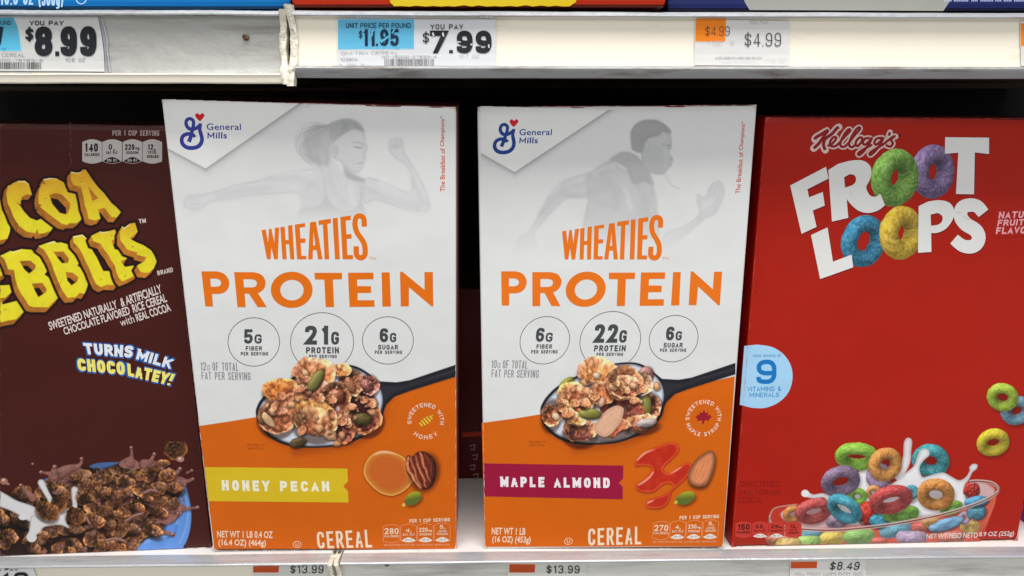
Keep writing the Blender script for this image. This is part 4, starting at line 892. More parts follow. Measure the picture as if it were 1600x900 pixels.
shields(pr, [(*y((x0, y0)), *y((x1, y1))) for x0, y0, x1, y1 in ((386, 146, 478, 256), (480, 146, 572, 256), (575, 146, 667, 256), (669, 146, 760, 256))], None, (34, 24, 26),
        [([('140', .12, .14, .80, .50), ('CALORIES', .12, .56, .88, .69)], ''), ([('0', .32, .18, .50, .42), ('g', .56, .36, .64, .46), ('SAT FAT', .2, .48, .78, .60)], '0% DV'),
         ([('220', .12, .18, .60, .42), ('mg', .64, .32, .86, .44), ('SODIUM', .18, .48, .80, .60)], '9% DV'), ([('12', .26, .18, .54, .42), ('g', .58, .34, .66, .46), ('TOTAL', .26, .47, .72, .59), ('SUGARS', .22, .64, .82, .77)], '')], 1, (184, 178, 174), (24, 18, 20), (200, 196, 192), (1, 2), L=2)
pr.done('nutrition_row')
pr = Print(P, 2)
for s_, q, col in (('TURNS', [(432, 352), (697, 368), (688, 430), (446, 410)], (222, 226, 232)), ('MILK', [(722, 382), (903, 436), (884, 488), (708, 436)], (222, 226, 232)),
                   ('CHOCO', [(400, 432), (648, 452), (652, 520), (408, 496)], (232, 222, 112)), ('LATEY!', [(662, 458), (913, 516), (884, 574), (668, 524)], (232, 222, 112))):
    q = np.array(q, float); 
    cq = q+np.array([[-7, -6], [7, -6], [7, 8], [-7, 8]])
    pr.text(s_, z(cq), (34, 96, 172), .16, .88, layer=2); pr.text(s_, z(q), col, .065, .94, layer=4)
pr.done('milk_lettering')
# splash of chocolate milk over flakes in a blue bowl
c = Picture(-40, 690, 334, 876, 2.0, BROWN)
zl = lambda pts: Z(0, 680, 4.739, pts); zr = lambda pts: Z(140, 680, 4.739, pts)
c.poly([(128, 734), (150, 724), (180, 722), (215, 724), (262, 760), (287, 756), (296, 780), (299, 806), (296, 832), (287, 853), (270, 858), (100, 868), (60, 760)], lambda X, Y, d: np.array([92, 136, 204.])*(.72+.36*np.clip((Y-760)/40, 0, 1)*(.6+.6*fbm(X*.05+Y*.03, Y*.02, 3)))[..., None], 1, smooth=5)
for q, w_ in (([(279, 764), (290, 775), (294, 800), (290, 826), (281, 848)], 2.2), ([(268, 772), (278, 800), (274, 830)], 1.2), ([(220, 852), (240, 842), (262, 838)], 2.5)): c.stroke(zr([(0, 0)])[0]*0+np.array(q), w_, (136, 174, 226), 2.5, .8)
c.stroke([(262, 840), (272, 834), (276, 822)], 3, (54, 96, 160), 4, .7)
pile = [(-45, 790), (0, 786), (28, 774), (55, 768), (85, 750), (112, 738), (135, 728), (158, 736), (176, 728), (200, 724), (228, 728), (256, 724), (272, 745), (282, 762), (276, 790), (276, 804), (262, 812), (250, 822), (236, 838), (216, 850), (190, 859), (100, 867), (-45, 876)]
c.poly(pile, (38, 18, 12), 3)
chm = lambda X, Y, d: np.array([130, 86, 78.])*(.92+.10*np.clip(-d/2, 0, 1)+.55*(fbm(X*.16, Y*.10, 6)-.5))[..., None]
rng = random.Random(5); pp = np.array(pile)
def inside(x, y_):
    k = False
    for i in range(len(pp)):
        (ax, ay), (bx, by) = pp[i], pp[(i+1) % len(pp)]
        if (ay > y_) != (by > y_) and x < (bx-ax)*(y_-ay)/(by-ay)+ax: k = not k
    return k
spots = []
while len(spots) < 128:
    x, yy = rng.uniform(-40, 278), rng.uniform(724, 872)
    if inside(x, yy) and all(math.hypot(x-a_, yy-b_) > 8.6 for a_, b_ in spots): spots.append((x, yy))
    elif rng.random() < .002: break
spots.sort(key=lambda t: t[1]+rng.uniform(-16, 16))
for i, (x, yy) in enumerate(spots):
    R = rng.uniform(11, 17.5)*(1 if yy < 845 else .85)
    tone = rng.uniform(.75, 1.25)
    flake_piece(c, x, yy, R, R*rng.uniform(.42, .8), rng.uniform(-45, 45), np.array([146, 92, 48])*tone, np.array([80, 42, 26])*tone, i+50, rng.choice((.45, .3, -.3)), .22, True, .35, 3.6, .26)
    if i % 7 == 3: c.stroke([(x, yy), (x+rng.uniform(-14, 14), yy+rng.uniform(-9, 9)), (x+rng.uniform(-24, 24), yy+rng.uniform(-12, 12))], [rng.uniform(5, 9), rng.uniform(4, 7), 2.5], chm, 1)
def drip(pts, w, col=chm, hl=(222, 190, 184)):
    w = np.array(w, float); n_ = len(w); w = w*np.interp(np.arange(n_), [0, max(1, n_-2), n_-1], [1.15, .74, .58])
    c.stroke(np.array(pts)+[.6, 1.8], w+1., (40, 18, 14), 3, .4); c.stroke(pts, w, col, 1.2)
    p_ = np.array(pts, float); c.stroke(p_-[.0, .22]*w[:, None], w*.28, (170, 122, 112), 1.6, .35)
    e = pts[-1]; r_ = max(2.6, w[-1]*.8); c.ell(e[0], e[1], r_, r_*.92, lambda u, v, q: np.asarray((136, 90, 82.))*(.92+.28*np.clip(v-u*.4, -1, 1))[..., None], 0, 1); c.ell(e[0]-.6, e[1]-r_*.35, r_*.36, r_*.24, hl, 0, 1, .95)
for q in ([(395, 300), (400, 240), (440, 262), (520, 262), (590, 235), (600, 270), (520, 330), (440, 350)],): c.poly(zl(q), chm, 1, smooth=3)
for q in ([(215, 215), (245, 180), (300, 160), (345, 185), (400, 215), (440, 190), (485, 185), (480, 225), (400, 250), (300, 250), (240, 240)], [(560, 270), (600, 310), (650, 300), (720, 330), (700, 370), (640, 370), (600, 350)], [(380, 470), (430, 400), (500, 430), (560, 510), (500, 540), (430, 520)], [(560, 520), (640, 490), (710, 530), (660, 600), (590, 640), (480, 650), (560, 590)], [(290, 680), (350, 620), (430, 590), (400, 660), (330, 710)], [(190, 430), (250, 380), (300, 420), (290, 500), (220, 520)]): c.poly(zr(q), chm, 1, smooth=3)
drip(zl([(480, 290), (380, 285), (305, 275)]), [12, 8, 7]); drip(zl([(400, 300), (500, 250), (590, 220), (605, 175)]), [16, 14, 7, 6.5]); drip(zl([(400, 290), (405, 235)]), [14, 8])
drip(zl([(240, 460), (190, 410), (155, 372)]), [11, 8, 7]); drip(zl([(40, 345), (62, 364)]), [7, 5]); c.ell(*zl((28, 340)), 6, 5.4, (160, 108, 92), 0, 1); c.ell(*zl((26, 332)), 2, 1.4, (226, 206, 200), 0, 1)
drip(zr([(300, 200), (312, 150), (309, 92)]), [12, 7, 6]); drip(zr([(400, 210), (420, 205), (450, 190), (480, 140)]), [12, 12, 9, 6.5]); drip(zr([(560, 330), (620, 300), (670, 250)]), [20, 12, 7.5])
drip(zr([(600, 330), (680, 350), (765, 325)]), [18, 12, 6]); drip(zr([(580, 300), (590, 255)]), [9, 8]); drip(zr([(722, 278), (758, 262)]), [4, 3.5])
drip(zr([(520, 520), (620, 540), (700, 545), (800, 535)]), [16, 15, 8, 7]); drip(zr([(560, 640), (610, 630), (655, 580)]), [8, 9, 5]); drip(zr([(450, 700), (540, 715), (615, 735)]), [7, 9, 8])
drip(zr([(250, 440), (330, 390), (390, 335)]), [14, 11, 8]); drip(zr([(265, 400), (275, 310)]), [14, 8]); drip(zr([(60, 640), (70, 560), (70, 480)]), [11, 9, 7.5]); drip(zr([(10, 760), (50, 690), (110, 630)]), [9, 8, 8])

rk = random.Random(21); done_ = []; tries = 0
while len(done_) < 40 and tries < 4000:
    tries += 1
    x, yy = rk.uniform(60, 272), rk.uniform(742, 860)
    if not inside(x, yy-7) or not inside(x, yy) or any(math.hypot(x-a_, yy-b_) < 15 for a_, b_ in done_) or (x < 128 and yy > 770): continue
    done_.append((x, yy)); R_ = rk.uniform(10, 15); tone = rk.uniform(.85, 1.3)
    flake_piece(c, x, yy, R_, R_*rk.uniform(.42, .75), rk.uniform(-40, 40), np.array([150, 94, 50])*tone, np.array([84, 44, 26])*tone, len(done_)+700, rk.choice((.45, .3, -.3)), .22, True, .35, 3.6, .30)
for _ in range(26):
    x, yy = rk.uniform(50, 290), rk.uniform(712, 850); r_ = rk.uniform(1.3, 3.2)
    c.ell(x, yy, r_, r_*rk.uniform(.7, 1), (128, 84, 76), 0, 1); c.ell(x-.4, yy-r_*.35, r_*.4, r_*.25, (222, 196, 190), 0, .8, .9)
for q, w_ in (([(196, 815), (210, 806), (224, 802)], [6, 5, 3]), ([(120, 800), (132, 806), (140, 818)], [5, 6, 4]), ([(225, 770), (236, 766), (246, 768)], [5, 5, 3]), ([(165, 845), (180, 842), (196, 846)], [4, 6, 4])): c.stroke(q, w_, chm, 1); c.stroke(np.array(q)-[0, 1.2], 1.1, (206, 172, 164), 1, .7)
flake_piece(c, *zr((638, 112)), 18, 17, 20, (124, 76, 40), (78, 42, 22), 7, .3, .1, False, 1.); c.ell(*zr((672, 178)), 6, 4.3, (172, 122, 116), 0, 1); c.ell(*zr((668, 172)), 2, 1.2, (230, 206, 200), 0, 1)
Mk = lambda X, Y, d: np.array([206, 204, 204.])*(.80+.22*np.clip(-d/3, 0, 1))[..., None]
c.poly(zl([(-200, 330), (0, 412), (120, 480), (255, 530), (300, 600), (330, 640), (300, 660), (220, 640), (100, 570), (0, 530), (-200, 450)]), Mk, 1, smooth=4)
c.stroke(zl([(350, 640), (375, 500), (340, 420), (305, 352)]), [14, 8, 9, 11], Mk, 1); c.stroke(zl([(400, 600), (545, 545), (545, 460), (552, 405)]), [16, 9, 6, 11], Mk, 1)
c.poly(zl([(240, 590), (340, 640), (420, 600), (500, 560), (590, 540), (500, 600), (490, 640), (515, 690), (440, 665), (330, 680), (300, 720), (270, 740), (240, 790), (200, 760), (215, 700)]), Mk, 1, smooth=4)
c.ell(*zl((235, 755)), 8, 8, (208, 206, 206), 0, 1); c.ell(*zl((170, 608)), 7, 4.5, (214, 212, 212), 0, 1)
for q in ((438, 502, 60, 68, 10, 201), (345, 575, 90, 62, -28, 202), (555, 605, 72, 62, -30, 203)): flake_piece(c, *zl(q[:2]), q[2]/4.7, q[3]/4.7, q[4], (140, 84, 40), (84, 44, 24), q[5], .3, .12, True, .9)
c.blur(1)
c.mesh('splash_print', P, 1, clip=lambda X, Y: (X < 331.5-(857-Y)*.1075) & (Y < 868.6-X*.0395))
# scuffed vertical crease at the top of the carton
pr = Print(P, 2); rng = random.Random(3)
for k in range(13):
    yy = 192+k*5.5+rng.uniform(-1, 1); xx = 110+rng.uniform(-1.2, 1.2)-.02*k
    pr.stroke([(xx, yy), (xx+rng.uniform(-.8, .8), yy+rng.uniform(1.5, 4))], rng.uniform(.4, .9), (122, 84, 80))
pr.done('scuff_mark')
def scuffs(root, x0, y0, x1, y1, col, n_, seed):
    rng = random.Random(seed); P_ = Panel(root)
    for _ in range(n_):
        pr = Print(P_, 10); x, y_ = rng.uniform(x0, x1), rng.uniform(y0, y1); a_ = rng.uniform(-.9, .9)+(1.57 if rng.random() < .3 else 0); L = rng.uniform(4, 26)
        p_ = sm([(x, y_), (x+L*.5*math.cos(a_)+rng.uniform(-1, 1), y_+L*.5*math.sin(a_)), (x+L*math.cos(a_), y_+L*math.sin(a_)+rng.uniform(-1, 1))], 4, False)
        pr.stroke(p_, np.linspace(.15, rng.uniform(.25, .55), len(p_)), np.array(col)*rng.uniform(.9, 1.15)); pr.done('scuff_mark')
scuffs(b1, 10, 205, 290, 680, (96, 48, 40), 9, 5)
worn(b1, (0, 194), (258, 198), (330, 856), (0, 868), (110, 66, 60), 3, .8)

# ------------------------------------------------------------------ red fruit loop box
RED = (165, 25, 6)
b4 = carton('bright red fruit loop cereal box with white title and bowl of coloured rings', GRP, 0.3035105, 0.5314482, 0.0502008, -0.0330830, 0., 0.2440507, 0.3449406, .06, RED, (176, 24, 16), (96, 8, 8), (150, 60, 10))
P = Panel(b4); z = lambda pts: Z(1220, 210, 3.912, pts); W_ = (220, 219, 216)
polys = [([(57, 312), (276, 198), (291, 270), (162, 335), (172, 385), (256, 352), (268, 435), (195, 465), (218, 565), (126, 608)], []),
 ([(1004, 17), (1272, 20), (1272, 120), (1185, 110), (1180, 366), (1070, 364), (1084, 112), (1002, 118)], []),
 ([(184, 615), (285, 568), (318, 778), (432, 735), (442, 812), (240, 884)], [])]
pR = [(290, 218)]+list(sm([(350, 180), (430, 160), (500, 160), (545, 192), (553, 240), (540, 285), (522, 318), (530, 352), (550, 376), (580, 380), (607, 362)], 4, False))+list(sm([(636, 432), (595, 464), (535, 480), (478, 468), (432, 432), (402, 395)], 4, False))+[(412, 510), (312, 533)]
pP = [(842, 438)]+list(sm([(900, 410), (970, 402), (1030, 418), (1058, 462), (1050, 520), (1010, 575), (960, 600), (918, 603)], 4, False))+[(920, 718), (838, 724)]
polys += [(pR, [[(386, 262)]+list(sm([(420, 243), (450, 250), (459, 280), (440, 308), (392, 325)], 4, False))]), (pP, [[(915, 490)]+list(sm([(958, 480), (985, 498), (985, 530), (960, 552), (917, 558)], 4, False))])]
sS = sm([(1238, 482), (1200, 440), (1150, 432), (1108, 450), (1098, 500), (1130, 548), (1185, 582), (1208, 620), (1200, 662), (1165, 686), (1110, 680), (1058, 640)], 5, False)
for p_, h_ in polys:
    pr = Print(P, 1); pr.poly(np.array(z(p_))+[.9, 1.6], (112, 10, 22), [np.array(z(h))+[.9, 1.6] for h in h_]); pr.done('title_shadow_print')
pr = Print(P, 1)
pr.stroke(z(sS)+[.9, 1.6], np.interp(np.linspace(0, 1, len(sS)), [0, .15, .5, .85, 1], [19, 21, 22, 21, 18]), (112, 10, 22))
pr.done('title_shadow_print')
c = Picture(1310, 220, 1500, 420, 2.2, RED)
loop_piece(c, *z((928, 228)), 41.5, 33.5, 84, (134, 104, 160), 3, .33, False)
loop_piece(c, *z((695, 265)), 44.5, 36, 78, (126, 186, 62), 4, .34, False)
loop_piece(c, *z((505, 652)), 40.5, 34, 70, (36, 128, 172), 5, .30, False)
loop_piece(c, *z((735, 603)), 41, 33.5, 82, (224, 180, 36), 6, .35, False)
c.blur(1); c.mesh('title_ring_print', P, 3)
pr = Print(P, 6)
for p_, h_ in polys[:1]+polys[3:4]: pr.poly(z(p_), W_, [z(h) for h in h_])
pr.done('title_lettering'); pr = Print(P, 6); pr.poly(z(polys[1][0]), W_)
pr.done('title_lettering'); pr = Print(P, 6)
pr.poly(z(polys[2][0]), W_); pr.done('title_lettering'); pr = Print(P, 6)
pr.poly(z(polys[4][0]), W_, [z(h) for h in polys[4][1]])
pr.stroke(z(sS), np.interp(np.linspace(0, 1, len(sS)), [0, .15, .5, .85, 1], [19, 21, 22, 21, 18]), W_)
pr.done('title_lettering')
# script logo
k_ = lambda pts: Z(1220, 180, 7.5, pts)
paths = [[(398, 285), (410, 262), (470, 225), (552, 178), (515, 230), (450, 325), (385, 388)], [(680, 138), (650, 160), (600, 218), (545, 258), (512, 290), (500, 350), (520, 408)],
 [(545, 362), (600, 335), (645, 280), (640, 255), (605, 268), (575, 320), (590, 362), (640, 362), (690, 320)], [(690, 320), (755, 245), (812, 185), (795, 165), (750, 215), (702, 310), (702, 362), (745, 368), (790, 330)],
 [(790, 330), (860, 240), (925, 165), (915, 142), (872, 180), (812, 290), (800, 350), (830, 376), (872, 350)], [(872, 350), (885, 300), (925, 262), (955, 272), (940, 320), (898, 362), (872, 340)],
 [(1040, 268), (988, 275), (960, 320), (985, 346), (1035, 305), (1068, 262), (1030, 340), (965, 430), (920, 466), (905, 448), (960, 405), (1070, 345)],
 [(1190, 265), (1122, 275), (1095, 320), (1115, 346), (1160, 312), (1203, 262), (1160, 350), (1095, 430), (1050, 466), (1040, 445), (1100, 400), (1195, 345), (1250, 300)],
 [(1250, 300), (1320, 250), (1346, 250)], [(1322, 256), (1290, 288), (1312, 330), (1282, 368), (1228, 350)], [(1280, 200), (1262, 240)]]
pr = Print(P, 2)
for i, q in enumerate(paths): pr.stroke(k_(sm(q, 5, False)), 11.0 if i < 2 else 8.6, (214, 190, 184), layer=2+.12*i)
for i, q in enumerate(paths):
    for e in (q[0], q[-1]): pr.ellipse(*k_(e), 5.4 if i < 2 else 4.3, 5.4 if i < 2 else 4.3, (214, 190, 184), 14, layer=1.8-.02*i)
for i, q in enumerate(paths): pr.stroke(k_(sm(q, 5, False)), 5.0 if i < 2 else 3.9, (140, 22, 26), layer=4+.12*i)
pr.ellipse(*k_((1395, 240)), 1.8, 1.8, (70, 20, 8), 12)
pr.done('script_logo')
# health claims
z = lambda pts: Z(1130, 440, 3.404, pts); pr = Print(P, 1)
pr.poly(z([(112, 342)]+list(sm([(180, 335), (260, 348), (322, 388), (360, 448), (368, 520), (345, 592), (290, 645), (220, 672), (150, 671)], 4, False))+[(88, 655)]), (158, 202, 232))
pr.text('GOOD SOURCE OF', z([(160, 388), (308, 387), (308, 401), (160, 402)]), (70, 140, 180), .02, layer=2)
pr.text('9', z([(178, 415), (284, 414), (282, 544), (176, 545)]), (20, 112, 184), .03, layer=2)
pr.text('VITAMINS &', z([(128, 559), (308, 557), (308, 582), (128, 584)]), (40, 122, 180), .01, layer=2)
pr.text('MINERALS', z([(140, 591), (298, 590), (298, 613), (140, 615)]), (40, 122, 180), .01, layer=2)
pr.done('vitamin_badge')
z = lambda pts: Z(1540, 310, 10, pts); pr = Print(P, 1); Pk = (226, 166, 172)
for s_, q in (('NATURAL', [(215, 208), (905, 190), (880, 298), (200, 315)]), ('FRUIT', [(197, 335), (606, 322), (590, 420), (180, 435)]), ('FLAVORS', [(172, 452), (835, 432), (815, 545), (158, 558)])): pr.text(s_, z(q), Pk, .045); pr.done('claim_lettering'); pr = Print(P, 1)
pr.text('SEE BACK PANEL FOR DETAILS', z([(160, 600), (820, 580), (818, 608), (160, 628)]), (132, 20, 12), 0)
pr.done('small_print'); pr = Print(P, 1)
z = lambda pts: Z(1130, 660, 3.404, pts)
for s_, q in (('SWEETENED', [(90, 312), (300, 312), (300, 341), (88, 342)]), ('MULTIGRAIN', [(86, 359), (300, 358), (300, 387), (84, 388)]), ('CEREAL', [(82, 398), (210, 398), (208, 428), (80, 429)])): pr.text(s_, z(q), (96, 12, 6), -.016)
pr.done('cereal_lettering')
# bowl picture
c = Picture(1196, 596, 1606, 860, 1.9, RED)
z7 = lambda x, y_: (1190+x/4.738, 670+y_/4.738); z8 = lambda x, y_: (1380+x/4.736, 670+y_/4.736)
rim = [z7(50, 668), z7(62, 620), z7(100, 590), z7(180, 570), z7(250, 562), z7(500, 545), z7(800, 545), z8(200, 480), z8(500, 410), z8(650, 384), z8(780, 394), z8(850, 430), z8(850, 470), z8(810, 510), z8(700, 555), z8(520, 610), z8(300, 665), z8(100, 690), z8(-60, 710), z7(700, 742), z7(500, 752), z7(310, 745), z7(150, 725), z7(70, 695)]
body = [z7(58, 680), z7(90, 760), z7(160, 830), z7(250, 872), z8(600, 836), z8(700, 800), z8(770, 690), z8(835, 505), z8(700, 565), z8(300, 675), z7(700, 745), z7(300, 745)]
c.poly(body, lambda X, Y, d: (np.array([196, 78, 58.])*(.80+.35*fbm(X*.06, Y*.06, 3))[..., None]), 1.5, .9, smooth=3)
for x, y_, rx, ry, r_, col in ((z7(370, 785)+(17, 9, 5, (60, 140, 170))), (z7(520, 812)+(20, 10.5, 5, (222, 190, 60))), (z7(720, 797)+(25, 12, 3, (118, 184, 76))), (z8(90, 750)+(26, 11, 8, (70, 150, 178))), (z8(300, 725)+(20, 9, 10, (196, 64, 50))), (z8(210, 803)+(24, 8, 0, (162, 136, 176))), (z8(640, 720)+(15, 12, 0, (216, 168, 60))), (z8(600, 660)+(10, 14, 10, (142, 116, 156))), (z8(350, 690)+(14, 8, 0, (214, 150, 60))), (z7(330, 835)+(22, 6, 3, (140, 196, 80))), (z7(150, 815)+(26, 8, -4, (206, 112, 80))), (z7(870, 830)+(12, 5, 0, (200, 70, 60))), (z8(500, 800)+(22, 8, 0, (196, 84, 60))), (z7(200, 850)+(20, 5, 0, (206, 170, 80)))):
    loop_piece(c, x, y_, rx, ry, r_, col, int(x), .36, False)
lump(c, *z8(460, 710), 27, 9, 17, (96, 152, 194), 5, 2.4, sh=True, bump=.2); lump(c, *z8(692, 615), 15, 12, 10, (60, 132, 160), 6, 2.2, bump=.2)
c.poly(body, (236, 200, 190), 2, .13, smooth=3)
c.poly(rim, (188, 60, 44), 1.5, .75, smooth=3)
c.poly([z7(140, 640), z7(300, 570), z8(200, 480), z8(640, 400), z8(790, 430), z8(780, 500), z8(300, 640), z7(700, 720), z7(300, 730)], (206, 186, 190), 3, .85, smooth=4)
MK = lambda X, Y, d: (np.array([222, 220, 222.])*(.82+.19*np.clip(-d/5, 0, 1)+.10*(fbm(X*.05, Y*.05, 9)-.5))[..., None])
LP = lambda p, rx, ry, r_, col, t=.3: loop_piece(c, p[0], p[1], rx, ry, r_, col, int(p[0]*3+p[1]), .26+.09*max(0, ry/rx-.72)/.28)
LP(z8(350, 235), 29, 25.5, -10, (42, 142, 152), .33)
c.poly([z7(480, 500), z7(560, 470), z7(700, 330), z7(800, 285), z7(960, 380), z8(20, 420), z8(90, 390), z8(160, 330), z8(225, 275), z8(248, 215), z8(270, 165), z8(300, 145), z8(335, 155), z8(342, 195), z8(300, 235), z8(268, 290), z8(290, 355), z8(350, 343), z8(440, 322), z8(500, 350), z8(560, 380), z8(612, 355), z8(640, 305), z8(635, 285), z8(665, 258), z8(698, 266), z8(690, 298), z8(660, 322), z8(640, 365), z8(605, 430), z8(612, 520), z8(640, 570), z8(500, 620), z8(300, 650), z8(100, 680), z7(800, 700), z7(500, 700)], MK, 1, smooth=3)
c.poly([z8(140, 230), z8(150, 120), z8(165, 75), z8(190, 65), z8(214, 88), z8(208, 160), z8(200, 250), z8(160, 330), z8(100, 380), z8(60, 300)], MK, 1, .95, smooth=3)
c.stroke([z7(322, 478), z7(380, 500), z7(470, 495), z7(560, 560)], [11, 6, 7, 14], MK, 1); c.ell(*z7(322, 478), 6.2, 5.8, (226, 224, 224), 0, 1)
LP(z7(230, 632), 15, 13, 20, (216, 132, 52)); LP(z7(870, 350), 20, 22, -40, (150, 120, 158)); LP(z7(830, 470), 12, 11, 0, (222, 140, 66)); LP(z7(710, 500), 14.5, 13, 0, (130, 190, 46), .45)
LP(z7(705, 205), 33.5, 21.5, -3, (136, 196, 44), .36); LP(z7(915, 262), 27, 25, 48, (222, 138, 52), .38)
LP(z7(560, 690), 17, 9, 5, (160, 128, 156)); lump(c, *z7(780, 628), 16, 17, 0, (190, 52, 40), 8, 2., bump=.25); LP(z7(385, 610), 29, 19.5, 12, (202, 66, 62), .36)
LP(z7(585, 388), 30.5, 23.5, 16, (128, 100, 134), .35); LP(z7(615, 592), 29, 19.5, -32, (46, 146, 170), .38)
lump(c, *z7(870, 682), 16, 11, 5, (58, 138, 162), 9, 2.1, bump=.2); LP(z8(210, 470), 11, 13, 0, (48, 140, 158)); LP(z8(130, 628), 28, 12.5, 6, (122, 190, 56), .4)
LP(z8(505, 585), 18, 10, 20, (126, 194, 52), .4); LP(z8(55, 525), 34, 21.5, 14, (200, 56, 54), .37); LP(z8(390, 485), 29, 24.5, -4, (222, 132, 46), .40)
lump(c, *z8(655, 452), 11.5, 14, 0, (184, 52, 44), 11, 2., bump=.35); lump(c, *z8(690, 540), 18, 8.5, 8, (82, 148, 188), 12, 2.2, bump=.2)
# glass rim
for off, w_, col, op in ((0, 6.2, (128, 78, 70), .6), (-1.8, 2.0, (226, 214, 210), .8), (2.1, 1.4, (232, 218, 212), .7), (.4, 1.2, (70, 34, 30), .5)):
    c.stroke([(x, y_+off) for x, y_ in [z7(60, 655), z7(70, 700), z7(150, 722), z7(310, 742), z7(500, 750), z7(700, 738), z7(995, 702), z8(400, 642), z8(600, 585), z8(740, 532), z8(830, 482), z8(852, 440), z8(800, 400), z8(700, 388), z8(640, 392)]], w_, col, 1.2, op)
for off, w_, col, op in ((0, 3., (150, 96, 84), .6), (-.8, 1.2, (226, 214, 204), .7)): c.stroke([(x, y_+off) for x, y_ in [z7(60, 655), z7(80, 605), z7(130, 580), z7(260, 562)]], w_, col, 1.2, op)
c.stroke([z8(835, 500), z8(790, 640), z8(740, 770)], 1.6, (214, 110, 84), 2, .7); c.stroke([z8(700, 400), z8(790, 425), z8(815, 455), z8(780, 500)], 3, (198, 176, 168), 2, .7)
# flying rings
LP((1588.5, 641.5), 25, 22, 20, (108, 158, 184), .33); LP((1566.5, 620.5), 24.5, 21.5, -10, (160, 188, 38), .36); LP((1551.5, 691), 25.5, 21, 14, (222, 198, 26), .37)
c.blur(1)
c.mesh('ring_bowl_print', P, 1, clip=lambda X, Y: (Y < 853.6-(X-1139)*.0215) & (X > 1140+(855-Y)*.088) & (X < 1606))
pr = Print(P, 3); z = lambda pts: Z(1380, 670, 4.736, pts)
pr.text('NET WT/PESO NETO', z([(318, 777), (700, 765), (700, 806), (318, 812)]), (206, 200, 196), .018, shear=.16, stroke=False); pr.text('8.9 OZ (252g)', z([(708, 764), (968, 755), (966, 800), (708, 805)]), (206, 200, 196), .018, shear=.16, stroke=False)
pr.ring(*z((210, 795)), 3.6, 3, .7, (200, 196, 190), 20)
z = lambda pts: Z(1130, 660, 3.404, pts)
shields(pr, [(*z((x0, y0)), *z((x1, y1))) for x0, y0, x1, y1 in ((64, 528, 150, 614), (154, 528, 238, 614), (241, 528, 326, 614), (330, 528, 416, 612))], None, (60, 8, 8),
        [([('150', .14, .15, .88, .50), ('CALORIES', .08, .58, .92, .72)], ''), ([('0.5', .24, .18, .66, .40), ('g', .72, .32, .8, .42), ('SAT FAT', .14, .5, .86, .62)], '2% DV'), ([('210', .16, .18, .62, .40), ('mg', .66, .30, .86, .42), ('SODIUM', .14, .5, .86, .62)], '9% DV'), ([('12', .3, .18, .58, .40), ('g', .62, .3, .7, .42), ('TOTAL', .26, .47, .74, .58), ('SUGARS', .2, .64, .8, .76)], '')],
        1, (188, 54, 44), (226, 216, 210), (120, 120, 130), (1, 2), L=3)
pr.done('nutrition_row'); pr = Print(P, 4)
pr.text('PER 1 1/3 CUP SERVING', z([(66, 621), (312, 620), (312, 637), (66, 639)]), (96, 74, 20), -.01, layer=3)
pr.done('serving_lettering')
scuffs(b4, 1210, 200, 1590, 700, (186, 52, 36), 12, 6)
worn(b4, (1196, 183.5), (1698, 185), (1590, 845), (1143, 855), (206, 84, 66), 4, .8)

# ------------------------------------------------------------------ neighbours: row behind, row above, next box
def blank_box(label, X, Y, W, H, D, front, side, z=ZS, yaw=.03, lean=0, group=None, roll=0, right=None):
    return carton(label, group, X, Y, yaw, lean, roll, W, H, D, front, side, side, front, z=z, nick=5, right=right)
GB = 'cereal boxes stacked in the dark second row'
blank_box('second brown cereal box in the dark behind the chocolate cereal box', -.349, .578, .205, .337, .055, BROWN, (60, 20, 18), yaw=.05, group=GB)
q = blank_box('second white cereal box in the dark behind the honey pecan box', -.150, .584, .195, .352, .06, WHITE, (112, 26, 18), yaw=.03, group=GB)
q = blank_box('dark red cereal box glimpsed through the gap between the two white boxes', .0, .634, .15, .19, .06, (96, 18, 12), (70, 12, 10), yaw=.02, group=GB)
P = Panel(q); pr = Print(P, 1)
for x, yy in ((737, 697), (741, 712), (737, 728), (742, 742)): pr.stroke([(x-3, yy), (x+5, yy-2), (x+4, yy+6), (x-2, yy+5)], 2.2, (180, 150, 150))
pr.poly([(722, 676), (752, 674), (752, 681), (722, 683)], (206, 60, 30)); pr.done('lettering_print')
blank_box('second white cereal box in the dark behind the maple almond box', .085, .592, .165, .351, .06, WHITE, (112, 26, 18), yaw=.0, group=GB)
blank_box('second red cereal box in the dark behind the fruit loop box', .315, .602, .24, .345, .06, RED, (120, 14, 10), yaw=.03, group=GB)
q = carton('magenta cereal box just entering the picture at the far right', GRP, .5505, .5445, .05, -.01, 0, .2, .33, .06, (150, 40, 140), (128, 30, 120), (96, 20, 90), (120, 30, 110))

# ------------------------------------------------------------------ shelves
M_STEEL = plain('worn_grey_steel', (166, 165, 160), .42, .35, .5, (126, 122, 116), (6, 6, 70), .50, .68, .25, 60)
M_STEEL2 = plain('scratched_pale_steel', (216, 214, 206), .42, .15, .5, (176, 172, 166), (9, 9, 90), .50, .68, .25, 60)
M_LIP = plain('bright_steel_lip', (188, 190, 194), .32, .35, .6, (156, 156, 158), (10, 120, 260), .50, .70, .15, 120)
M_CREAM = plain('cream_plastic_rail', (232, 224, 206), .32, 0, .5, (206, 196, 176), (10, 10, 60), .58, .72, .08, 30)
M_GREY = plain('grey_rail_edge', (150, 150, 150), .40, .3, .5, (112, 104, 98), (20, 20, 160), .50, .66, .2, 90)
M_DECK = plain('white_enamel_deck', (236, 230, 226), .38, 0, .5, (204, 192, 184), (14, 14, 14), .58, .72, .06, 40)
M_BROWN = plain('dark_brown_underside', (62, 40, 20), .6, 0, .3)
M_DARK = plain('black_back_panel', (12, 11, 11), .8, 0, .1)
M_CAP = plain('chipped_ivory_plastic', (222, 216, 200), .5, 0, .4, (140, 128, 112), (300, 300, 160), .56, .66, .6, 260)
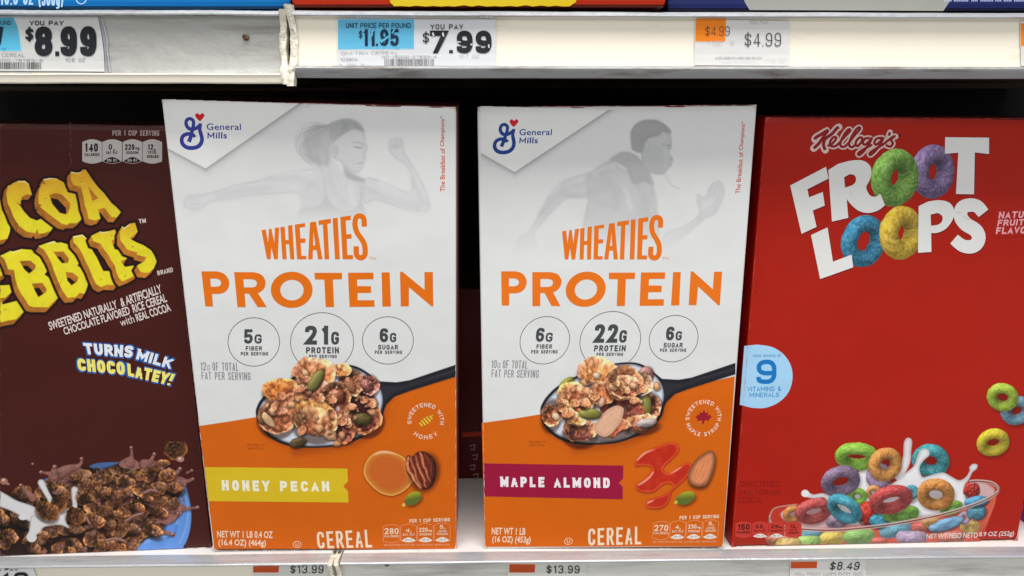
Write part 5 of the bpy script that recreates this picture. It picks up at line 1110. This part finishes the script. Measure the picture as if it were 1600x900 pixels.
M_CLEAR, t_, b_ = nodes('clear_label_holder'); b_.inputs['Base Color'].default_value = (.8, .8, .86, 1); b_.inputs['Roughness'].default_value = .12; b_.inputs['Alpha'].default_value = .35
M_SCREW = plain('rusted_screw', (104, 100, 92), .45, .6, .5, (90, 60, 40), (400, 400, 400), .45, .55, .4, 300)

YAW = .0285
UPPER = []
def frame(name, x0, y0, z0, roll, label, cat, group=None):
    return tag(empty(name, (x0, y0, z0), YAW, 0, roll), label, cat, group)
def extrude(name, prof, x0, x1, mat, parent, n=60, wob=0., smooth=True, seed=1, close=False):
    rng = random.Random(seed); v = []; f = []; N = len(prof)
    if parent in UPPER: prof = [(a*UF, b*UF) for a, b in prof]
    for i in range(n+1):
        x = x0+(x1-x0)*i/n
        w = wob*(math.sin(x*37+seed)+.6*math.sin(x*91+seed*2))+rng.uniform(-wob, wob)*.5
        for j, (y, z) in enumerate(prof): v.append((x, y+w*.6, z+w))
    M = N if close else N-1
    for i in range(n):
        for j in range(M):
            j2 = (j+1) % N; f.append((i*N+j, (i+1)*N+j, (i+1)*N+j2, i*N+j2))
    o = mesh_obj(name, v, f, mat, parent)
    if smooth:
        o.data.shade_smooth(); o.data.set_sharp_from_angle(angle=math.radians(38))
    return o
def block(name, x0, x1, y0, y1, z0, z1, mat, parent, bev=.0006):
    bm = bmesh.new(); bmesh.ops.create_cube(bm, size=1)
    for v in bm.verts: v.co = Vector(((x0+x1)/2+v.co.x*(x1-x0), (y0+y1)/2+v.co.y*(y1-y0), (z0+z1)/2+v.co.z*(z1-z0)))
    bmesh.ops.bevel(bm, geom=bm.edges[:], offset=bev, segments=2, affect='EDGES')
    me = bpy.data.meshes.new(name); bm.to_mesh(me); bm.free(); me.materials.append(mat)
    o = bpy.data.objects.new(name, me); COL.objects.link(o); o.parent = parent
    return o
def end_cap(parent, x, prof, w, mat=M_CAP, seed=1, amp=.0007):
    """ragged plastic end piece following the rail's section"""
    rng = random.Random(seed); v = []; f = []; pts = []
    p = np.array(prof)
    for i in range(len(p)-1):
        for k in range(4): pts.append(p[i]+(p[i+1]-p[i])*k/4)
    pts.append(p[-1]); N = len(pts)
    for i, (y, z) in enumerate(pts):
        if i == 0: a = b = e = 0.
        a = .55*a+.6*rng.uniform(-amp, amp); b = .55*b+.6*rng.uniform(-amp, amp); e = .6*e+.4*rng.uniform(0, amp)
        bow = .0012*math.sin(i/N*math.pi*1.6+seed)
        v += [(x-w/2+a+bow, y+.006, z), (x-w/2+a+bow, y-.0004-e, z), (x-w*.1+bow, y-.0016-e, z), (x+w/2+b+bow, y-.0006-e, z), (x+w/2+b+bow, y+.006, z)]
    for i in range(N-1):
        for q in range(4): f.append((i*5+q, i*5+q+1, i*5+5+q+1, i*5+5+q))
    o = mesh_obj('end_cap', v, f, mat, parent); return o
def screw(parent, x, z, y, r=.0022):
    v = []; f = []; n = 20
    for k, (rr, yy) in enumerate(((r, 0), (r*.95, -.0005), (r*.55, -.0009), (0.0001, -.0009))):
        for i in range(n): v.append((x+rr*math.cos(2*math.pi*i/n), y+yy, z+rr*math.sin(2*math.pi*i/n)))
    for k in range(3):
        for i in range(n): f.append((k*n+i, k*n+(i+1) % n, (k+1)*n+(i+1) % n, (k+1)*n+i))
    return mesh_obj('screw', v, f, M_SCREW, parent)

# upper shelf, right section (cream rail)
UF = .970
UZ = .0562*UF; UY = .500*UF; UR = -.0066
SPLIT_U = -.1475*UF
uR = frame('shelf', 0, UY, UZ, UR, 'upper shelf section with a cream price rail, right of the ragged end caps', 'shelf')
UPPER.append(uR)
faceR = [(.0026, -.0032), (.0044, -.0040), (.0050, -.0075), (.0052, -.014), (.0049, -.020), (.0042, -.0262), (.0032, -.0310), (.0024, -.0338)]
def interp_surf(prof):
    zs_ = np.array([p[1] for p in prof])[::-1]; ys_ = np.array([p[0] for p in prof])[::-1]
    return lambda x, z: np.interp(z, zs_, ys_)
extrude('price_rail', faceR, SPLIT_U+.004, .62, M_CREAM, uR)
extrude('rail_lip', [(.02, 0), (.001, 0), (0, -.0006), (-.0002, -.0026), (.0006, -.0032), (.0026, -.0032)], SPLIT_U+.004, .62, M_LIP, uR, 140, .00008)
extrude('rail_edge', [(.0024, -.0338), (-.0006, -.0342), (-.0018, -.0356), (-.0014, -.0376), (-.0004, -.0388), (.0002, -.0402), (.0016, -.0416), (.006, -.0416)], SPLIT_U+.004, .62, M_GREY, uR, 140, .00005)
block('shelf_deck', SPLIT_U+.004, .62, .008, .43, -.0398, -.0006, M_BROWN, uR)
# upper shelf, left section (grey steel rail)
uL = frame('shelf', 0, UY+.0005, UZ, UR, 'upper shelf section with a worn grey steel price rail at the far left', 'shelf')
UPPER.append(uL)
faceL = [(.0026, -.0030), (.0048, -.0040), (.0056, -.0080), (.0060, -.016), (.0058, -.0240), (.0050, -.0310), (.0036, -.0362), (.0020, -.0388)]
extrude('price_rail', faceL, -.62, SPLIT_U-.004, M_STEEL, uL)
extrude('rail_lip', [(.02, 0), (.001, 0), (0, -.0006), (-.0002, -.0022), (.0006, -.0030), (.0026, -.0030)], -.62, SPLIT_U-.004, M_LIP, uL, 160, .00016, seed=3)
extrude('rail_edge', [(.0020, -.0388), (-.0010, -.0390), (-.0020, -.0398), (-.0012, -.0406), (-.0008, -.0444), (.0, -.0452), (.008, -.0452)], -.62, SPLIT_U-.004, M_CREAM, uL, 160, .00010, seed=4)
block('shelf_deck', -.62, SPLIT_U-.004, .0085, .43, -.0432, -.0006, M_BROWN, uL)
capL = [(-.0010, .0006), (.0036, -.006), (.0052, -.016), (.0036, -.030), (-.0006, -.037), (-.0020, -.0445)]
end_cap(uL, SPLIT_U-.0026, capL, .0042, seed=2, amp=.0009)
end_cap(uR, SPLIT_U+.0026, [(-.0012, .0035), (.0030, -.006), (.0046, -.016), (.0030, -.028), (-.0006, -.0350), (-.0026, -.0455)], .0048, seed=6, amp=.0006)
PU = Panel(uL); xz = PU.loc(np.array([[380, 57.]]))[0]
screw(uL, xz[0], xz[2], .0048, .0021)

# lower shelf
SPLIT_B = float(Panel(frame('shelf', 0, .5045, ZS, 0, 'x', 'x')).loc(np.array([[522, 876.]]))[0][0])
bpy.data.objects.remove(COL.objects[-1])
faceB = [(.0012, -.0026), (.0050, -.0040), (.0066, -.0080), (.0070, -.016), (.0064, -.0240), (.0046, -.0310), (.0020, -.0350), (.0006, -.0376)]
for side, x0, x1, mat, lab in ((0, -.62, SPLIT_B-.0045, M_CREAM, 'lower shelf section holding the brown box, its cream rail left of the white joint'),
                               (1, SPLIT_B+.0045, .72, M_STEEL2, 'lower shelf section under the maple almond and red boxes, its rail worn grey steel')):
    r_ = frame('shelf', 0, .5045, ZS, 0, lab, 'shelf')
    extrude('price_rail', faceB, x0, x1, mat, r_)
    extrude('rail_lip', [(.0125, 0), (.0012, 0), (.0002, -.0004), (-.0002, -.0010), (.0002, -.0020), (.0012, -.0026)], x0, x1, M_LIP, r_, 160, .00006, seed=7+side)
    extrude('rail_edge', [(.0006, -.0376), (-.0012, -.038), (-.0016, -.040), (0, -.043), (.006, -.043)], x0, x1, M_GREY, r_)
    block('shelf_deck', x0, x1, .0126, .42, -.03, .0, M_DECK, r_)
    end_cap(r_, SPLIT_B+(.0023 if side else -.0023), [(.0126, .0005), (.001, .0006), (-.0006, -.0012), (.0004, -.004), (.0026, -.012), (.0020, -.028), (-.0006, -.04)], .0036, seed=9+side, amp=.0003)
    if side == 0: sB0 = r_
    else: sB1 = r_; PB = Panel(r_); xz = PB.loc(np.array([[603, 888.]]))[0]; screw(r_, xz[0], xz[2], .0056, .0022)

# back of the gondola
bk = block('back_wall', -.75, .85, .925, .94, -.55, .45, M_DARK, empty('t', (0, 0, 0))); pa = bk.parent; bk.parent = None; bk.location = (0, 0, EYE); bpy.data.objects.remove(pa)
tag(bk, kind='structure')

# ------------------------------------------------------------------ boxes on the upper shelf
GU = 'cereal boxes standing on the upper shelf'
def upper_box(label, px0, px1, ybot, Y, front, side, H=.30, D=.06):
    X0, X1 = [float((fw+(px-800)/FPX*RT-(ybot-450)/FPX*UP)[0]*Y/(fw+(px-800)/FPX*RT-(ybot-450)/FPX*UP)[1]) for px in (px0, px1)]
    zb_ = float((fw+((px0+px1)/2-800)/FPX*RT-(ybot-450)/FPX*UP)[2]*Y/(fw+((px0+px1)/2-800)/FPX*RT-(ybot-450)/FPX*UP)[1])
    return blank_box(label, (X0+X1)/2, Y, X1-X0, H, D, front, side, z=zb_, yaw=.0, group=GU, roll=UR)
ub = upper_box('bright blue cereal box standing on the upper shelf above the steel rail', -60, 455, 13.5, .489, (4, 106, 174), (8, 80, 140))
P = Panel(ub); pr = Print(P, 1)
pr.text('NET WT', [(-150, -14), (-14, -14), (-14, 8), (-150, 8)], (170, 200, 224), .02); pr.text('10.6 OZ', [(0, -14), (52, -14), (52, 7.5), (0, 7.5)], (170, 200, 224), .02); pr.text('(300g)', [(60, -14), (99, -14), (99, 9), (60, 9)], (170, 200, 224), .02)
pr.ring(127, -3, 8, 9, 1.6, (170, 200, 224), 30); pr.done('net_weight_lettering')
ur = upper_box('red and yellow cereal box standing on the upper shelf above the blue price label', 456, 1040, 11, .485, (184, 44, 12), (90, 14, 24))
P = Panel(ur); pr = Print(P, 1)
rng = random.Random(4); top = [(905+2*i, 10-.0*i) for i in range(1)]
yl = [(600, -40), (610, 4), (616, 9.8)]+[(616+k*12+rng.uniform(-2, 2), 10.2-(k % 2)*rng.uniform(.6, 2.4)) for k in range(1, 23)]+[(890, 9.8), (900, 3), (905, -40)]
pr.poly(yl, (208, 178, 22)); pr.done('burst_print')
un = upper_box('navy and grey cereal box standing on the upper shelf at the right', 1042, 1660, 16.5, .499, (26, 34, 88), (20, 24, 60))
P = Panel(un); pr = Print(P, 1)
pr.poly([(1162, -40), (1163, 2), (1171, 15.6), (1474, 17), (1492, -10), (1500, -40)], (150, 150, 144)); pr.done('grey_panel')
pr = Print(P, 2); x = 1475
rng = random.Random(8)
while x < 1596:
    w = rng.uniform(8, 24)
    k = 0
    while k < w: pr.stroke([(x+k, -3), (x+k+.6, 2.4)], 1.5, (176, 182, 210)); k += 2.6
    x += w+4
pr.done('small_print')

# ------------------------------------------------------------------ price labels on the rails
def label_sheet(root, corners_px, holder=None, nm='paper', col=(226, 226, 228), surf=None, eps0=6e-4, bend=None):
    P = Panel(root, eps=1.3e-4, surf=lambda x, z: surf(x, z)-eps0, mat=M_PAPER)
    q = np.array(corners_px, float); n, m = 24, 70
    u, v = np.meshgrid(np.linspace(0, 1, n+1), np.linspace(0, 1, m+1))
    px = (q[0]*(1-u)[..., None]+q[1]*u[..., None])*(1-v)[..., None]+(q[3]*(1-u)[..., None]+q[2]*u[..., None])*v[..., None]
    if bend: px[..., 0] += bend(u, v)
    idx = np.arange((n+1)*(m+1)).reshape(m+1, n+1)
    f = np.stack([idx[:-1, :-1].ravel(), idx[1:, :-1].ravel(), idx[1:, 1:].ravel(), idx[:-1, 1:].ravel()], 1)
    L = P.loc(px.reshape(-1, 2), 0)
    mesh_obj(nm, L, f, M_PAPER, root, np.broadcast_to(ink(col), (len(L), 3)), smooth=True)
    return P
def bars(pr, x0, y0, x1, y1, col, seed, n=34):
    rng = random.Random(seed); x = x0
    while x < x1:
        w = rng.choice((.5, .5, .8, 1.3)); pr.poly([(x, y0), (min(x+w, x1), y0), (min(x+w, x1), y1), (x, y1)], col); x += w+rng.choice((.7, 1., 1.6))
def lab(shelf_, rail_y, z0, roll, label, x=0):
    r_ = frame('price_label', 0, rail_y, z0, roll, label, 'price label', 'paper price labels slipped into the shelf rails'); return r_
sL, sR, sB = interp_surf([(a*UF, b*UF) for a, b in faceL]), interp_surf([(a*UF, b*UF) for a, b in faceR]), interp_surf(faceB)
BK = (26, 28, 34)
def grid_poly(P, pts, col, name, root, layer=1):
    """flat colour patch cut fine enough to follow the curved rail"""
    p = np.array(pts, float); lo, hi = p.min(0), p.max(0)
    c = Picture(lo[0]-1, lo[1]-1, hi[0]+1, hi[1]+1, 2., (255, 255, 255)); c.poly(p, col, .5)
    c.mesh(name, P, layer, thr=.4)
# label 8.99
t = lab(uL, UY+.0005, UZ, UR, 'white price label reading 8.99 with a blue corner, in the steel rail')
P = label_sheet(t, [(-60, 25.5), (153, 26), (163.5, 112), (-60, 110)], surf=sL, col=(192, 192, 190), bend=lambda u, v: u*2.5*np.sin(v*3.1))
z = lambda pts: Z(0, 0, 6.924, pts)
grid_poly(P, z([(-300, 186), (150, 188), (190, 280), (218, 400), (232, 552), (-300, 552)]), lambda X, Y, d: np.array([84, 172, 204.])*(.86+.2*np.clip((Y-30)/45, 0, 1))[..., None], 'unit_price_patch', t)
pr = Print(P, 3)
pr.text('YOU PAY', z([(325, 225), (690, 275)]), BK, .03); pr.text('$', z([(280, 300), (366, 440)]), BK, .03); pr.done('lettering')
pr = Print(P, 3); pr.text('8', z([(380, 287), (572, 608)]), BK, .05, wt=1.02); pr.poly(z([(602, 556), (644, 556), (644, 606), (602, 606)]), BK); pr.text('99', z([(660, 284), (1048, 608)]), BK, .05, .95, wt=1.02); pr.done('price_lettering')
pr = Print(P, 3); pr.text('10.6', z([(710, 628), (812, 668)]), (90, 90, 94), -.01); pr.text('OZ', z([(855, 628), (924, 668)]), (90, 90, 94), -.01)
pr.text('CEREAL', z([(25, 572), (272, 614)]), (100, 100, 104), -.014, 1.1); pr.text('00-16000-15163-5', z([(-250, 640), (470, 664)]), (60, 60, 64), .0)
pr.text('UNIT PRICE PER POUND', z([(-560, 225), (122, 270)]), (20, 52, 70), .0); pr.text('$13.57', z([(-420, 290), (38, 486)]), (16, 30, 44), .04); pr.text('781', z([(15, 522), (75, 544)]), (40, 90, 110), -.01)
bars(pr, -30, 97, 66, 108, (70, 70, 74), 3); pr.done('small_print')
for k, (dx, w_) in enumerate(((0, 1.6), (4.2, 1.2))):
    pr = Print(Panel(t, eps=3e-5, surf=lambda x, zz: sL(x, zz)-.0012), 4); pr.stroke(sm([(155+dx, 27), (159+dx, 44), (163.5+dx*.9, 62), (164+dx*.8, 76), (165.5+dx, 96), (168+dx, 112)], 4, False), w_, (176, 174, 190) if k else (140, 138, 156)); pr.done('holder_edge_and_glint')
# label 7.99
t = lab(uR, UY, UZ, UR, 'white and sky blue price label reading 7.99, in the cream rail')
P = label_sheet(t, [(528.5, 29.5), (774.5, 30), (775, 105), (526.5, 104)], surf=sR, col=(205, 206, 209))
z = lambda pts: Z(520, 20, 5.926, pts)
grid_poly(P, z([(48, 60), (755, 60), (752, 335), (48, 340)]), (92, 174, 208), 'unit_price_patch', t)
pr = Print(P, 3); NV = (18, 40, 66)
for s_, a_, b_2 in (('UNIT', 122, 232), ('PRICE', 256, 405), ('PER', 428, 520), ('POUND', 545, 722)): pr.text(s_, z([(a_, 96), (b_2, 141)]), NV, .01)
pr.text('$', z([(242, 165), (275, 235)]), NV, .0); pr.text('11', z([(282, 152), (394, 308)]), NV, .05); pr.poly(z([(400, 286), (420, 286), (420, 306), (400, 306)]), NV); pr.text('95', z([(440, 152), (612, 306)]), NV, .03); pr.text('781', z([(570, 326), (622, 338)]), NV, -.02)
pr.done('unit_price_lettering')
pr = Print(P, 3); pr.text('YOU PAY', z([(905, 107), (1206, 154)]), BK, .02, 1.1); pr.text('$', z([(834, 178), (892, 280)]), BK, .0); pr.done('lettering')
pr = Print(P, 3); pr.text('7', z([(900, 165), (1062, 375)]), BK, .05); pr.poly(z([(1078, 345), (1112, 345), (1112, 373), (1078, 373)]), BK); pr.text('99', z([(1148, 165), (1470, 375)]), BK, .05, .95); pr.done('price_lettering')
pr = Print(P, 6)
for a_ in ([(1278, 284), (1296, 292), (1290, 304), (1274, 298)], [(1436, 298), (1450, 292), (1452, 330), (1440, 322)], [(1150, 262), (1190, 268), (1180, 276), (1160, 274)], [(918, 196), (930, 178), (944, 212), (930, 216)], [(1010, 196), (1024, 176), (1034, 220), (1022, 222)]): pr.poly(z(a_), (205, 206, 209))
for a_ in ([(370, 150), (394, 152), (364, 200), (352, 196)], [(362, 196), (378, 200), (350, 240), (344, 230)], [(440, 262), (520, 210), (530, 222), (450, 282)], [(566, 152), (582, 152), (556, 196), (544, 190)]): pr.poly(z(a_), (92, 174, 208))
pr.done('worn_ink_patch')
pr = Print(P, 3); G_ = (84, 86, 90)
pr.text('GM', z([(80, 360), (178, 390)]), G_, -.016); pr.text('TRIX', z([(205, 360), (330, 388)]), G_, -.016); pr.text('CEREAL', z([(358, 356), (608, 384)]), G_, -.016)
pr.text('103804', z([(72, 418), (230, 447)]), (110, 112, 116), -.01); pr.text('A', z([(66, 470), (88, 490)]), G_, -.02); pr.text('0310', z([(132, 470), (214, 492)]), G_, -.02); pr.text('12', z([(258, 470), (290, 492)]), G_, -.02)
pr.text('10.7', z([(1168, 390), (1255, 419)]), G_, -.02); pr.text('OZ', z([(1290, 390), (1355, 419)]), G_, -.02); pr.text('00-15000-27532-4', z([(456, 397), (960, 417)]), (60, 60, 64), .0)
bars(pr, 601, 91.5, 679, 102.8, (96, 96, 100), 5); pr.done('small_print')
# glints of the clear holder, painted as pale slivers over this label
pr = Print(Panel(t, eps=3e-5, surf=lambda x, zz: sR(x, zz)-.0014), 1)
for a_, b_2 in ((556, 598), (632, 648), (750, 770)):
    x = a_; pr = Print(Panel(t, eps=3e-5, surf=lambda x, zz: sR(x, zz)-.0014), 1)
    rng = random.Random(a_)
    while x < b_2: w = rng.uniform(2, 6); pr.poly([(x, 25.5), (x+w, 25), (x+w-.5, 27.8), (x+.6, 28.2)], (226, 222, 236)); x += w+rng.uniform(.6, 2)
    pr.done('holder_edge_and_glint')
# label 4.99
t = lab(uR, UY, UZ, UR, 'white price label reading 4.99 with an orange corner, in the cream rail')
P = label_sheet(t, [(1086, 29.5), (1233.5, 33), (1233.5, 103), (1084.5, 102)], surf=sR, col=(208, 206, 204))
z = lambda pts: Z(1080, 20, 9, pts)
grid_poly(P, z([(62, 110), (72, 88), (95, 80), (492, 82), (475, 406), (55, 405)]), (232, 126, 26), 'orange_patch', t)
pr = Print(P, 3); g1 = (84, 84, 90)
pr.text('$4.99', z([(196, 190), (538, 325)]), (92, 76, 66), -.018, 1.1); pr.text('$4.99', z([(750, 282), (1260, 473)]), (62, 62, 70), -.016, 1.15); pr.done('price_lettering')
pr = Print(P, 3)
pr.text('YOU PAY', z([(812, 108), (1080, 162)]), (150, 150, 154), -.02); pr.text('1 000', z([(236, 390), (430, 462)]), (176, 176, 180), -.03); pr.text('EA', z([(548, 390), (598, 460)]), (176, 176, 180), -.03)
pr.text('014100053323', z([(436, 676), (900, 708)]), (196, 196, 196), -.03); pr.text('11.5 OZ', z([(1040, 645), (1326, 698)]), (196, 196, 198), -.03); bars(pr, 1118, 88.6, 1190, 92, (170, 170, 172), 9); pr.done('small_print')
# label cut by the right edge of the picture
t = lab(uR, UY, UZ, UR, 'orange cornered price label at the right end of the cream rail')
P = label_sheet(t, [(1594, 33), (1740, 34), (1740, 104), (1595, 103)], surf=sR, col=(208, 206, 204)); grid_poly(P, [(1594.5, 36), (1642, 36), (1641, 72), (1594.5, 72)], (232, 126, 26), 'orange_patch', t)
# lower labels
t = lab(sB0, .5045, ZS, 0, 'white price label reading 1.49, half cut at the lower left corner')
P = label_sheet(t, [(-60, 886), (51, 887), (60, 905), (-60, 905)], surf=sB, col=(222, 222, 220))
z = lambda pts: Z(0, 840, 4, pts); pr = Print(P, 3)
pr.text('YOU PAY', z([(-75, 190), (114, 208)]), BK, .02); pr.text('1.49', z([(-150, 214), (180, 300)]), BK, .05); pr.done('price_lettering')
for nm_, ox, x0, x1, surfobj, lb in (('a', 400, 395.5, 521.5, sB0, 'faded price label reading 13.99 under the honey pecan box'), ('b', 800, 793, 917, sB1, 'faded price label reading 13.99 under the maple almond box')):
    t = lab(surfobj, .5045, ZS, 0, lb)
    P = label_sheet(t, [(x0, 879), (min(x1, 514), 879) if ox == 400 else (x1, 878), (min(x1, 514), 915) if ox == 400 else (x1, 915), (x0, 915)], surf=sB, col=(206, 206, 198))
    z = lambda pts: Z(ox, 840, 4, pts)
    grid_poly(P, z([(-18, 166), (146, 166), (142, 218), (-18, 218)]), lambda X, Y, d: np.array([206, 84, 34.])*(.9+.25*np.clip((883-Y)/3, 0, 1))[..., None], 'orange_patch', t)
    pr = Print(P, 3); pr.text('$13.99', z([(216, 172), (422, 221)]), (54, 54, 52), .01, 1.1); pr.done('price_lettering')
t = lab(sB1, .5045, ZS, 0, 'price label reading 8.49 in slanted figures under the red box')
P = label_sheet(t, [(1234, 874), (1352, 874), (1354, 912), (1234, 912)], surf=sB, col=(222, 220, 216))
z = lambda pts: Z(1200, 840, 4, pts); grid_poly(P, z([(142, 150), (308, 148), (304, 190), (140, 192)]), (206, 84, 30), 'orange_patch', t)
pr = Print(P, 3); pr.text('$8.49', z([(388, 150), (570, 200)]), (44, 44, 48), .005, 1.15, shear=.2); pr.done('price_lettering')
pr = Print(P, 3)
for s_, a_, b_2 in (('KELL', 168, 228), ('FROOT', 245, 330), ('LOOPS', 345, 425), ('ENTRY', 440, 515), ('SIZE', 530, 592)): pr.text(s_, z([(a_, 216), (b_2, 234)]), (150, 150, 148), -.01)
pr.done('small_print')

# ------------------------------------------------------------------ light: shop ceiling tubes, grey aisle
w = bpy.data.worlds.new('World'); scene.world = w; w.use_nodes = True
bg = w.node_tree.nodes['Background']; bg.inputs[0].default_value = (.95, .97, 1, 1); bg.inputs[1].default_value = .46
def area(name, loc, rotx, sx, sy, e, col=(1, .99, .97)):
    l = bpy.data.lights.new(name, 'AREA'); l.shape = 'RECTANGLE'; l.size = sx; l.size_y = sy; l.energy = e; l.color = col
    o = bpy.data.objects.new(name, l); COL.objects.link(o); o.location = (loc[0], loc[1], loc[2]+EYE); o.rotation_euler = (rotx, 0, 0); return o
area('ceiling_light', (.1, -.16, 1.60), math.radians(22), 1.9, .55, 41, (1, .985, .955))
area('ceiling_light', (0, -2.4, 1.5), math.radians(64), 3.6, 1.0, 38, (1, .985, .955))
scene.view_settings.view_transform = 'Standard'; scene.view_settings.look = 'None'; scene.view_settings.exposure = 0; scene.view_settings.gamma = 1
scene.cycles.max_bounces = 5; scene.cycles.use_denoising = True
